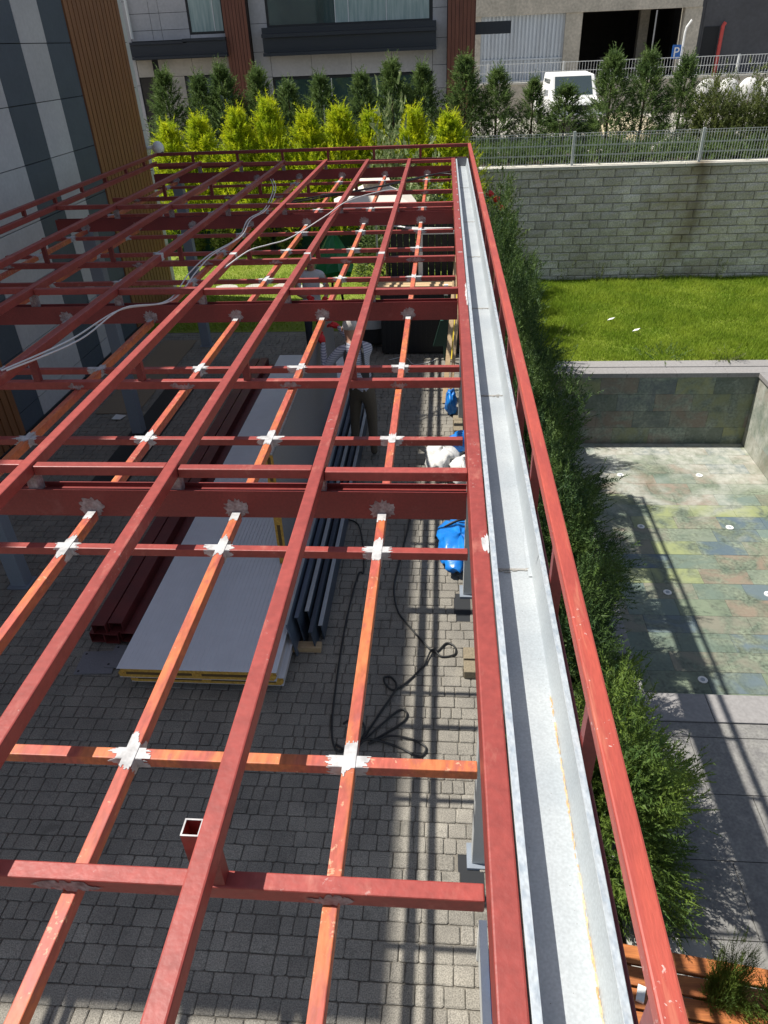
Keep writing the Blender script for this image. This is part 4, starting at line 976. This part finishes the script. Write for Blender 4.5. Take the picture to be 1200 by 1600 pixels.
up = thing('sandwich_panel', 'sandwich panel standing upright on edge held by the worker', 'panel', (-1.50, 5.2, .247), math.radians(.6), 'sandwich panels in the court')
obj('left_sheet', Bx(-.0015, 0, 0, 4.1, 0, 1.16), 'panel', up); obj('shaded_right_sheet', Bx(.075, .0765, 0, 4.1, 0, 1.16), 'plate', up)  # right sheet is a darker grey, its shaded side put into the colour
obj('core', Bx(.0002, .0748, .003, 4.097, .002, 1.15), 'foam', up); obj('edge_strip', Bx(.004, .071, .02, 4.09, 1.151, 1.163), 'edge', up)
mb = MB()
for z in (.2, .55, .9): mb.box(.022, .05, .0005, .0028, z, z + .24)
obj('end_hollow_shade', mb, 'hollow_shade', up)  # dark slabs carry the shade of the end hollows
bl = ['leftmost blue grey steel sheet leaning against the upright panel', 'second blue grey steel sheet in the leaning row', 'bright edged steel sheet in the middle of the leaning row', 'fourth blue grey steel sheet in the leaning row', 'outermost dark steel sheet beside the open pavers']
for i in range(5):
    x = -1.20 + i * .05
    o = thing('steel_sheet', bl[i], 'sheet', (x, 4.25 + ((i * 7) % 5) * .07, .0), 0, 'steel sheets leaning beside the panels')
    c_ = obj('sheet', MB().box(0, .012, 0, 4.9 - .14 * i, .002, .36 - .05 * i), 'bluesteel', o); c_.rotation_euler = (0, math.radians(-9 + i), 0)
    l_ = obj('folded_lip', MB().box(-.02, .016, 0, 4.9 - .14 * i, .36 - .05 * i, .366 - .05 * i), 'zinc' if i % 2 == 0 else 'bluesteel', o); l_.rotation_euler = (0, math.radians(-9 + i), 0)
k = 0
tlab = ['bottom left dark red steel tube of the stack', 'bottom middle dark red steel tube of the stack', 'bottom right dark red steel tube beside the panel stack', 'upper left dark red steel tube of the stack', 'upper right dark red steel tube of the stack']
for x, z in ((-3.02, .03), (-2.885, .03), (-2.75, .03), (-2.97, .135), (-2.835, .135)):
    t = .004; w = .125 if z < .1 else .12; y0 = 4.32 + U(-.03, .04); mb = MB(); h = .10
    mb.box(x, x + w, y0, y0 + 6.1, z + h - t, z + h).box(x, x + w, y0, y0 + 6.1, z, z + t).box(x, x + t, y0, y0 + 6.1, z + t, z + h - t).box(x + w - t, x + w, y0, y0 + 6.1, z + t, z + h - t)
    tag(obj('steel_tube', mb, 'tube'), tlab[k], 'tube', 'dark red steel tubes on the pavers'); k += 1
for y in (5.0, 9.0): tag(obj('timber_bearer', Bx(-3.1, -2.62, y, y + .06, .001, .028), 'board'), 'timber bearer under the %s end of the red tubes' % ('near' if y < 6 else 'far'), 'timber')
for i, (x, y, a, z) in enumerate(((-3.03, 3.97, 4, .004), (-2.80, 4.05, -2, .016))):
    o = thing('steel_plate', ['grey drilled steel plate lying left on the pavers beside the panel stack', 'grey drilled steel plate half under the panel stack'][i], 'plate', (x, y, z), math.radians(a))
    obj('plate', Bx(0, .32, 0, .26, 0, .010), 'plate', o); [obj('bolt_hole', MB().tube([(.03, q, .0101), (.03, q, .011)], .011, 8), 'black', o) for q in (.03, .23)]
tag(obj('cardboard_sheet', Bx(-4.95, -4.33, 8.93, 11.9, .005, .012), 'card'), 'large cardboard sheet on the pavers along the striped building', 'cardboard')
tag(obj('paper_sheet', MB().add([(-4.63, 8.74, .012), (-4.49, 8.71, .02), (-4.46, 8.86, .012), (-4.62, 8.89, .015), (-4.63, 8.74, .015), (-4.49, 8.71, .023), (-4.46, 8.86, .015), (-4.62, 8.89, .018)], [(3, 2, 1, 0), (4, 5, 6, 7), (0, 1, 5, 4), (1, 2, 6, 5), (2, 3, 7, 6), (3, 0, 4, 7)]), 'paper'), 'small white paper sheet beside the second grey post', 'paper')
tag(obj('dark_strip', Bx(-4.2, -3.75, 6.6, 10.2, .004, .014), 'black'), 'long dark strip on the pavers by the grey posts', 'mat')  # thin flat black strip laid on the pavers
# soft goods by the right hand posts
def lumpy(name, c, r, m, seed, lab, cat, ang=0., tie=None, amp=.16, grp=None):
    g = np.random.default_rng(seed); n, k = 44, 26; rs = []
    ph = g.uniform(0, 6.28, 6)
    for i in range(k + 1):
        t = math.pi * i / k; z = -math.cos(t); row = []
        for j in range(n):
            a = 2 * math.pi * j / n
            q = 1 + amp * (.6 * math.sin(2 * a + ph[0] + 2 * z) + .5 * math.sin(3 * a + ph[1] - 3 * z) + .45 * math.sin(5 * a + ph[2] + 4 * z) + .3 * math.sin(9 * a + ph[3] + 5 * z)) - .10 * abs(math.sin(4 * a + 6 * z + ph[4])) ** .5 - .08 * abs(math.sin(7 * a - 5 * z + ph[5])) ** .5 + g.uniform(-.018, .018)
            st = abs(math.sin(t)) ** .6
            x, y = r[0] * q * st * math.cos(a), r[1] * q * st * math.sin(a)
            row.append((x, y, max(r[2] * (z * (1 + .1 * math.sin(4 * a + ph[4])) + 1), 0.)))
        rs.append(row)
    o = obj(name, MB().rings(rs), m, smooth=True, loc=c, rot=(0, 0, ang)); tag(o, lab, cat, grp)
    return o
t = lumpy('blue_tarp', (.20, 5.76, .004), (.23, .47, .11), 'tarp', 3, 'crumpled blue tarpaulin bundle tied with a dark strap by the gutter post', 'tarpaulin', .05, amp=.2)
obj('strap', MB().tube(spline([(-.24, .18, .04), (-.17, .16, .17), (-.02, .2, .235), (.12, .24, .22), (.22, .26, .15)]), .013, 6), 'cable', t)
lumpy('white_sack', (.02, 7.33, .004), (.22, .30, .17), 'sack', 11, 'full white woven sack at the left of the sack pile', 'sack', .3, grp='white sacks in the court')
lumpy('white_sack', (.30, 7.12, .004), (.20, .26, .15), 'sack', 12, 'white woven sack nearest the edge beam in front of the blue bag', 'sack', -.2, grp='white sacks in the court')
lumpy('white_sack', (.12, 7.72, .004), (.16, .2, .10), 'sack', 14, 'small white sack behind the others near the bricks', 'sack', .2, grp='white sacks in the court')
lumpy('blue_bag', (.27, 7.45, .26), (.24, .17, .10), 'tarp', 15, 'crumpled blue plastic bag lying on the white sacks', 'bag', .1, amp=.22)
lumpy('blue_bag', (.13, 8.95, .004), (.09, .20, .16), 'tarp', 16, 'upright blue bag beside the leaning planks', 'bag', 0, amp=.15)
k = 0
for zz in range(3):
    for yy in range(4):
        if zz == 2 and yy == 3: continue
        tag(obj('paver_brick', Bx(.155 + U(-.006, .006), .27, 7.95 + yy * .145, 7.95 + yy * .145 + .138, .003 + zz * .082, .003 + zz * .082 + .078), 'brick', bev=.006), 'spare brown paver in the %s layer of the stack between sacks and blue bag' % ('bottom', 'middle', 'top')[zz], 'paver', 'spare pavers in the stack')
for zz in range(2):
    tag(obj('paver_brick', Bx(.20, .31, 4.05 + zz * .15, 4.18 + zz * .15, .003, .08), 'brick', bev=.006), 'loose spare paver lying %s beside the gutter beam' % ('nearer' if zz == 0 else 'farther'), 'paver', 'loose spare pavers')
def lean(name, lab, cat, p, q, w, t, m, g=None):
    p, q = Vector(p), Vector(q); d = (q - p); L = d.length; o = obj(name, Bx(-w / 2, w / 2, -t / 2, t / 2, 0, L), m, bev=.003)
    o.matrix_world = Matrix.Translation(p) @ d.to_track_quat('Z', 'Y').to_matrix().to_4x4(); return tag(o, lab, cat, g)
lean('leaning_plank', 'pale plank leaning right up against the edge beam, left of pair', 'plank', (.04, 9.25, .01), (.20, 10.4, 1.75), .07, .025, 'board', 'leaning planks')
lean('leaning_plank', 'pale narrow plank leaning beside the blue bag, right of pair', 'plank', (.12, 9.25, .01), (.27, 10.35, 1.75), .05, .025, 'board', 'leaning planks')
lean('spirit_level', 'yellow spirit level propped beside the leaning planks', 'level', (.13, 9.9, .4), (.22, 10.8, 1.5), .055, .03, 'yellow')
gt = thing('garden_tool', 'dark green tool with white tip propped by the gate', 'tool', (.0, 10.6, 0))
obj('handle', MB().tube([(.05, .3, 0), (.04, .1, .6), (.05, -.05, 1.2)], .022, 8), 'dkgreen', gt); obj('head', MB().rings([[(-.14, -.02, .35), (.08, -.02, .35), (.08, .03, .35), (-.14, .03, .35)], [(-.03, -.02, .75), (.09, -.02, .75), (.09, .03, .75), (-.03, .03, .75)]]), 'dkgreen', gt)
obj('tip', Bx(.02, .08, -.08, -.02, 1.15, 1.3), 'white', gt)
wf = thing('framed_sheet', 'white framed panel on edge beside the near gutter post', 'frame', (.235, 1.42, 0))
obj('panel', Bx(.0, .018, 0, .52, .003, .38), 'palepost', wf); obj('frame_bar', MB().box(-.012, .03, -.02, .0, .003, .41).box(-.012, .03, .52, .54, .003, .41).box(-.012, .03, .0, .52, .382, .41), 'white', wf)
lumpy('blue_bag', (.285, 1.66, .22), (.03, .20, .10), 'tarp', 21, 'blue plastic bag stuffed inside the white framed panel', 'bag', 0, amp=.2)
# cables
def cable(name, pts, r, m, lab, n=7):
    return tag(obj(name, MB().tube(spline(pts, n), r, 6), m, smooth=True), lab, 'cable')
z = .012
cable('extension_cord', [(-1.0, 6.3, z), (-.88, 6.21, z), (-.80, 5.9, z), (-.74, 5.4, z), (-.79, 5.34, z), (-.83, 4.62, z), (-.82, 3.81, z), (-.79, 3.44, z), (-.72, 3.3, z), (-.60, 3.36, z), (-.55, 3.5, z), (-.62, 3.62, z), (-.72, 3.55, z)], .008, 'cable', 'black cord running along the steel sheets in the shade')
cable('extension_cord', [(-.62, 6.9, z), (-.34, 6.47, z), (-.40, 5.6, z), (-.43, 5.16, z), (-.38, 4.85, z), (-.29, 4.68, z), (-.12, 4.42, z), (-.03, 4.33, z), (.06, 4.44, z), (.13, 4.40, z), (.13, 4.31, z), (.02, 4.28, z), (-.06, 4.34, z + .016), (-.14, 4.15, z), (-.33, 3.91, z), (-.42, 3.95, z), (-.44, 4.03, z), (-.38, 4.03, z), (-.34, 3.9, z + .016), (-.46, 3.64, z), (-.55, 3.42, z), (-.45, 3.52, z + .01), (-.30, 3.70, z), (-.24, 3.66, z), (-.29, 3.56, z), (-.51, 3.38, z), (-.36, 3.44, z + .016), (-.20, 3.43, z), (-.09, 3.36, z), (-.14, 3.28, z), (-.3, 3.36, z), (-.52, 3.40, z + .018), (-.62, 3.3, z), (-.75, 3.36, z)], .0085, 'cable', 'long black cord looped and coiled at the edge of the sunlit pavers')
for i, (dx, dz) in enumerate(((0, 0), (.03, .012))):
    cable('white_cable', [(-2.36 + dx, 3.45, ZT(-2.4) + .012), (-2.28 + dx, 4.18, 2.80 + dz), (-2.25 + dx * 1.5, 4.69, 2.80), (-1.99 + dx, 4.95, 2.79 + dz)] if i < 0 else
          [(-2.40 + dx, 3.5, ZT(-2.4) + .010), (-2.30 + dx * 2, 4.1, 2.83), (-2.22 + dx, 4.7, 2.825 + dz), (-1.98 + dx, 4.98, 2.80), (-2.0 + dx * 2, 5.6, 2.83 + dz), (-2.0 + dx, 6.18, 2.83), (-1.90 + dx, 6.8, 2.83 + dz), (-1.97 + dx, 7.5, 2.85), (-1.93 + dx, 8.1, 2.84), (-2.1 + dx, 9.4, 2.83), (-2.3 + dx, 10.2, 2.83)], 0.0052, 'wcable', ['white cable hanging over the left purlins, left of the pair', 'white cable hanging over the left purlins, right of the pair'][i])
cable('white_cable', [(-1.74, 5.7, 2.84), (-1.66, 6.2, 2.85), (-1.55, 6.5, 2.83), (-1.40, 6.75, 2.83), (-1.18, 7.45, 2.87), (-1.05, 8.3, 2.86), (-.75, 8.9, 2.85), (-.55, 9.6, 2.76)], 0.0052, 'wcable', 'single white cable running across the middle purlins')
for i in range(2): cable('black_cable', [(-1.9, 8.9 + .12 * i, 2.74), (-1.45, 9.45, 2.72 + .02 * i), (-1.08, 9.80 - .06 * i, 2.73), (-.62, 10.15 + .1 * i, 2.74), (-.1, 10.8, 2.75), (.11, 11.0 - .25 * i, 2.745)], .009, 'cable', ['upper black cable strung between the far ceiling tubes', 'lower black cable strung between the far ceiling tubes'][i])
for i in range(3): cable('white_cable', [(-.75 + .1 * i, 8.36, 2.60), (-.3, 8.25 - .05 * i, 2.58), (.10, 8.1 - .07 * i, 2.60)], .008, 'wcable', ['thin pale wire under the far main beam, upper of three', 'thin pale wire under the far main beam, middle of three', 'thin pale wire under the far main beam, lowest of three'][i])
cable('pale_cord', [(-.85, 10.9, .01), (-.6, 11.0, .01), (-.45, 10.7, .01), (-.25, 10.75, .01), (-.1, 10.9, .01)], .008, 'wcable', 'pale cord lying on the far pavers before the gate')

# ------------------------------------------------------------------ far end of the court and back garden
ga = thing('black_gate', 'black slatted metal gate at the far end of the court', 'gate', (-.86, 12.0, 0))
for i in range(12): obj('slat', Bx(.012 + i * .103, .012 + i * .103 + .092, 0, .02, .06, 1.86), 'black', ga)
obj('gate_frame', MB().box(-.04, .0, -.01, .03, 0, 1.95).box(1.26, 1.30, -.01, .03, 0, 1.95).box(.0, 1.26, -.01, .03, 1.87, 1.93).box(.0, 1.26, -.01, .03, .01, .05), 'black', ga)
wd = thing('door_frame', 'slim white metal frame standing before the black gate', 'frame', (-.36, 11.80, 0))
obj('upright', Bx(-.035, .035, -.03, .03, .004, 1.80), 'whitemetal', wd); obj('top_bar', Bx(.036, .62, -.02, .02, 1.74, 1.785), 'whitemetal', wd); obj('foot', Bx(-.10, .10, -.06, .06, .001, .004), 'whitemetal', wd)
cbx = thing('black_cabinet', 'black ribbed cabinet below the stacked boards', 'cabinet', (-.98, 11.15, 0))
obj('carcass', Bx(0, 1.36, .0, .40, .03, 1.06), 'black', cbx)
for i in range(16): obj('rib', Bx(.02 + i * .083, .06 + i * .083, -.012, -.001, .08, 1.02), 'black', cbx)
for i in range(4): obj('foot', Bx(.05 + (i % 2) * 1.2, .11 + (i % 2) * 1.2, .03 + (i // 2) * .3, .09 + (i // 2) * .3, .001, .03), 'black', cbx)
for i in range(5):
    tag(obj('board', Bx(0, 1.75, 0, .105, 0, .03), 'board', loc=(-1.02 + U(-.03, .03), 11.10 + (i % 4) * .115, 1.062 + (.032 if i == 4 else 0)), rot=(0, 0, U(-.015, .015)), bev=.003), ['front pale board lying on the black cabinet', 'second pale board from the front on the black cabinet', 'third pale board from the front on the black cabinet', 'rearmost pale board on the black cabinet', 'top pale board lying across the others on the black cabinet'][i], 'board', 'pale boards on the black cabinet')
mc = thing('compressor', 'dark machine with rounded pale grey front on the far pavers', 'machine', (-1.20, 11.45, 0))
obj('housing', Bx(-.24, .24, 0, .5, .06, .46), 'black', mc, bev=.03); obj('front_cover', MB().rings([[(-.26 + .52 * (i / 12), -.05 - .07 * math.sin(math.pi * i / 12), z) for i in range(13)] + [(.26, .0, z), (-.26, .0, z)] for z in (.36, .42, .56, .60)]), 'palepost', mc, bev=.01)
for s in (-1, 1): obj('wheel', MB().tube([(s * .25, .3, .10), (s * .30, .3, .10)], .10, 14), 'rubber', mc)
pa = thing('parasol', 'square cream canvas parasol in the back garden', 'parasol', (-1.30, 14.5, 0), math.radians(8))
cv = MB(); hw = .78
rim = [(-hw, -hw, 1.72), (0, -hw, 1.75), (hw, -hw, 1.72), (hw, 0, 1.75), (hw, hw, 1.72), (0, hw, 1.75), (-hw, hw, 1.72), (-hw, 0, 1.75)]
for i in range(8):
    a, b = rim[i], rim[(i + 1) % 8]; dn = lambda p: (p[0], p[1], p[2] - .12)
    cv.add([a, b, (0, 0, 2.16)], [(0, 1, 2)]); cv.add([a, b, dn(b), dn(a)], [(3, 2, 1, 0)])
obj('canopy', cv, 'canvas', pa)
obj('vent_cap', MB().rings([[(x * .28, y * .28, 2.17) for x, y in ((-1, -1), (1, -1), (1, 1), (-1, 1))], [(x * .02, y * .02, 2.27) for x, y in ((-1, -1), (1, -1), (1, 1), (-1, 1))]]), 'canvas', pa)
obj('pole', MB().tube([(0, 0, 0), (0, 0, 2.2)], .022, 8), 'whitemetal', pa)
for i in range(8): obj('rib', MB().tube([(0, 0, 2.13), (rim[i][0], rim[i][1], rim[i][2] - .015)], .008, 5), 'board', pa)
obj('base', MB().tube([(0, 0, 0), (0, 0, .06)], .24, 16), 'conc', pa)
gp = thing('covered_parasol', 'green tarpaulin covered parasol on the back lawn', 'parasol', (-2.08, 13.9, 0))
n = 10; rs = []
for z, r in ((.62, .36), (.72, .42), (1.0, .28), (1.34, .05)): rs.append([(r * (1 + .12 * math.cos(3 * a + z * 4)) * math.cos(a), r * (1 + .12 * math.sin(2 * a + z * 5)) * math.sin(a), z + .03 * math.cos(5 * a)) for a in (2 * math.pi * i / n for i in range(n))])
obj('cover', MB().rings(rs), 'greentarp', gp); obj('leg', MB().tube([(-.1, 0, 0), (-.03, 0, .8)], .025, 7), 'black', gp); obj('leg', MB().tube([(.12, .05, 0), (.04, 0, .8)], .025, 7), 'black', gp)
tb = tri_mesh('crown', bush_crown(200, .27, .30, 900, 5, .045, .012, .06, .2, .06, -1.), 'lf_ball')
for i, x in enumerate((-6.17, -5.41, -4.49, -3.77)):
    t = thing('topiary_ball', ['leftmost round clipped topiary ball before the green screen', 'second round topiary ball from the left', 'third round topiary ball with pale growth', 'rightmost topiary ball beside the green parasol'][i], 'topiary', (x, 17.95, 0), i * 1.3, 'topiary balls')
    link('crown', tb, t, (0, 0, .33)); obj('stem', MB().tube([(0, 0, -.02), (0, 0, .25)], .03, 7), 'bark', t)
gs = thing('green_screen', 'dark green mesh screen behind the topiary balls', 'screen', (-9, 18.25, 0))
for i in range(4): obj('screen_panel', Bx(i * 2.4 + .03, i * 2.4 + 2.37, 0, .015, .02, .95), 'screen', gs)
for i in range(5): obj('post', Bx(i * 2.4 - .028, i * 2.4 + .028, -.01, .04, 0, 1.0), 'black', gs)
for i in range(5):
    x = -5.25 + i * .62
    p = [(x + .22 * math.cos(a) * U(.85, 1.1) * 1.15, 15.1 + .24 * math.sin(a) * U(.85, 1.1)) for a in (2 * math.pi * j / 9 for j in range(9))]
    tag(obj('stepping_stone', MB().prism(p, -.01, .025), 'stone'), ['leftmost pale stepping stone on the back lawn', 'second stepping stone from the left on the back lawn', 'middle stepping stone on the back lawn', 'fourth stepping stone from the left on the back lawn', 'stepping stone nearest the green covered parasol'][i], 'stone', 'stepping stones on the back lawn')
